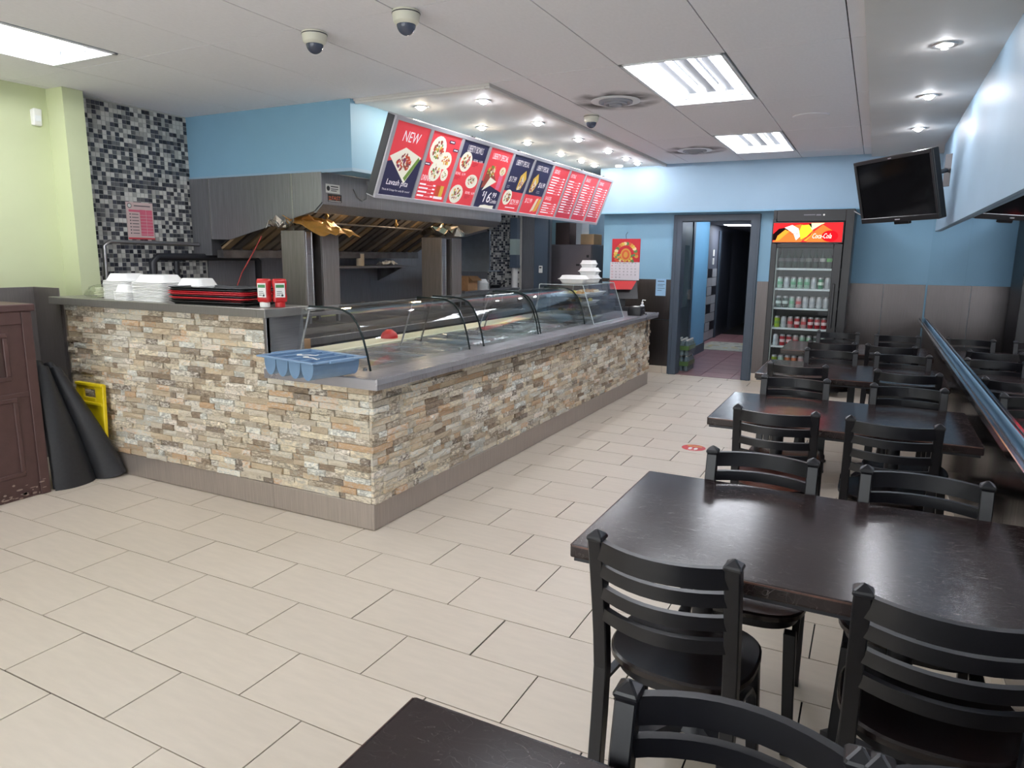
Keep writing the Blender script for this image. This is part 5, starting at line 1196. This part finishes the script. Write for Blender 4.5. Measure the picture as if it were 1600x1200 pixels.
# rubber mat stood on edge and folded in the corner
bot = [(-4.735,2.58,.0),(-4.70,2.65,.0),(-4.695,2.73,.0),(-4.71,2.80,.0),(-4.745,2.85,.0),(-4.765,2.862,.0),(-4.735,2.875,.0),(-4.68,2.91,.004),(-4.64,2.96,.015),(-4.635,3.0,.028),(-4.66,3.025,.035)]
top = [(-4.83,2.60,.83),(-4.815,2.625,.835),(-4.815,2.65,.825),(-4.84,2.672,.81),(-4.875,2.685,.80),(-4.885,2.69,.80),(-4.87,2.70,.80),(-4.845,2.72,.81),(-4.845,2.745,.80),(-4.865,2.775,.77),(-4.89,2.79,.75)]
rows_ = []
for i in range(13):
    t = i/12; r = []
    for (a, b) in zip(bot, top):
        s_ = t; bulge = .03*math.sin(PI*t)
        r.append((a[0]+(b[0]-a[0])*s_+bulge*.5, a[1]+(b[1]-a[1])*(s_**1.15), a[2]+(b[2]-a[2])*s_))
    rows_.append(r)
def smooth_row(r):
    out = []
    for i in range(len(r)-1):
        p0, p1, p2, p3 = (Vector(r[max(i-1,0)]), Vector(r[i]), Vector(r[i+1]), Vector(r[min(i+2,len(r)-1)]))
        for k in range(4):
            u = k/4; out.append(tuple(.5*((2*p1)+(-p0+p2)*u+(2*p0-5*p1+4*p2-p3)*u*u+(-p0+3*p1-3*p2+p3)*u*u*u)))
    out.append(r[-1]); return out
mt = thing('rubber_mat', 'black rubber floor mat folded upright between the brown cabinet and the stone counter', 'mat', (-4.8, 2.8, 0))
MB().sheet([smooth_row(r) for r in rows_], -.009).build('sheet', m_rubber, mt, (-4.8,2.8,0), smooth=1)
back = [[(p[0]-.045-.03*(i/12), p[1]+.012-.012*j/9, p[2]*1.03) for j, p in enumerate(r)] for i, r in enumerate(rows_)]
MB().sheet([smooth_row(r) for r in back], -.009).build('folded_back', m_rubber, mt, (-4.8,2.8,0), smooth=1)
sg = thing('floor_sign', 'yellow folding wet floor sign leaning on the stone counter behind the rubber mat', 'sign', (-4.90, 2.98, .0)); 
def q4(x0, x1, x2, x3, z0, z1, y0, y1, dz=0): return [[(x0,y0,z0),(x1,y0,z0),(x1,y1,z0),(x0,y1,z0)],[(x2,y0+dz,z1),(x3,y0+dz,z1),(x3,y1+dz,z1),(x2,y1+dz,z1)]]
MB().loft(q4(-.185,.185,-.145,.135,.0,.50,-.05,-.042,.05)).build('board', m_yellow, sg)
g = MB()
for s in (-1, 1): g.loft(q4(s*.185-.012,s*.185+.012,s*.14-.012,s*.14+.012,.0,.65,-.06,-.035,.055))
g.box(-.15,.145,-.02,.015,.50,.522).box(-.15,.145,-.018,.015,.635,.655).box(-.15,-.075,-.006,.01,.522,.635).box(.06,.145,-.006,.01,.522,.635).box(-.075,.06,-.006,.01,.522,.55).box(-.075,.06,-.006,.01,.61,.635)
g.build('frame', m_yellow, sg, bevel=.003)
st = tag(MB().lathe([(.098,.0003),(.098,.0009),(.0,.0009)], 28, (-1.226,5.76,0)).build('floor_sticker', M('sticker_red',(206,62,62),.4), None), 'round red distance sticker with white footprints on the floor tiles', 'sticker')
p = Print((-1.226,5.76,.001), (1,0,0), (0,1,0), .0004).oval(-.022,-.03,.016,.034,m_white,1).oval(.024,-.03,.016,.034,m_white,1).rect(-.06,.035,.12,.012,m_yellow,1).text('PLEASE WAIT', -.06,.055,.12,.016,m_yellow,1).text('HERE', -.03,-.085,.06,.012,m_white,1); p.build('printed_footprints', st)

# ------------------------------------------------------------------ things in the hall
wp = thing('water_pack', 'shrink wrapped pack of water bottles with a green band just inside the doorway', 'water pack', (-2.335, 9.95, 0))
m_wp = M('wrapped_water', (112,128,134), .15, 0, .25, 30); 
g = MB(); gc = MB()
for i in range(3):
    for j in range(5):
        c = (-.075+i*.075, -.16+j*.08, 0); g.lathe([(.034,0),(.036,.01),(.033,.06),(.036,.11),(.036,.16),(.014,.20)], 10, c); gc.lathe([(.015,.20),(.015,.22)], 8, c)
tag(g.build('bottle', m_wp, wp, smooth=.7), kind='stuff'); tag(gc.build('bottle_cap', m_white, wp), kind='stuff')
MB().box(-.115,.115,-.205,.205,.075,.135).build('label_band', M('label_band_green',(96,128,74),.3), wp)
MB().box(-.118,.118,-.21,.21,.002,.195).build('film', glass('shrink_film', (.96,.98,.98), 1.3), wp)
w2 = dup(wp, (-2.335, 9.95, .222), 0, 'upper shrink wrapped water pack stacked just inside the doorway'); w2['group'] = wp['group'] = 'water packs in the doorway'; wp['label'] = 'lower shrink wrapped water pack standing on the hall floor inside the doorway'
hm = thing('door_mat', 'patterned pale floor mat lying in the hall', 'mat', (-2.05, 12.95, 0)); MB().box(-.62,.62,-.62,.62,0,.008).build('pile', M('mat_pale',(170,168,156),.8,0,.15,20), hm)
p = Print((-.62,-.62,.0085), (1,0,0), (0,1,0)); q = random.Random(2)
for k in range(40): p.oval(q.uniform(.1,1.14), q.uniform(.1,1.14), q.uniform(.03,.08), q.uniform(.02,.05), [M('mat_grey',(110,112,110),.8), M('mat_ochre',(176,158,104),.8)][k % 2], 1+k*.02, 8)
p.build('printed_flowers', hm)
ht = thing('side_table', 'dark metal side table at the far end of the hall', 'table', (-2.1, 16.6, 0)); MB().box(-.35,.45,-.3,.3,.80,.84).build('tabletop', m_black, ht)
for x in (-.32,.42):
    for y in (-.27,.27): MB().box(x-.02,x+.02,y-.02,y+.02,0,.80).build('leg', m_black, ht)
MB().box(-.32,.42,-.27,.27,.35,.38).build('shelf', m_black, ht)
hg = tag(MB().prism([(-.5,0),(.45,0),(.45,.25),(-.1,.75),(-.5,.9)], 'y', 0, .02).build('grey_sheet', M('sheet_grey',(120,120,124),.7), None), 'pale grey slanted sheet leaning at the dark end of the hall', 'sheet'); hg.location = (-1.75, 18.1, .95)
hl = thing('ceiling_light', 'strip light glimpsed at the top of the doorway in the hall', 'ceiling light', (-1.75, 11.6, 2.2)); MB().box(-.12,.12,-.65,.65,-.04,0).build('housing', m_fixture, hl); MB().tube([(0,-.62,-.055),(0,.62,-.055)], .016, 8).build('fluorescent_tube', emis('hall_tube',(226,240,255),70), hl)
he = thing('ceiling_light', 'flat panel light far down the hall seen under the door head', 'ceiling light', (-2.38, 14.0, 2.2)); MB().box(-.24,.24,-.3,.3,-.012,0).build('frame', m_fixture, he); MB().box(-.22,.22,-.28,.28,-.016,-.0125).build('diffuser', emis('panel_light',(236,244,255),18), he)
sw = thing('light_switch', 'pale switch plates on the hall wall beyond the blue paint', 'switch', (-2.8, 13.9, 1.45)); MB().box(.0005,.012,-.06,.06,0,.12).build('plate', m_white, sw, bevel=.002); MB().box(.012,.018,-.02,.02,.03,.09).build('toggle', m_white, sw); MB().box(.0005,.012,-.06,.06,.16,.28).build('plate', m_white, sw, bevel=.002)
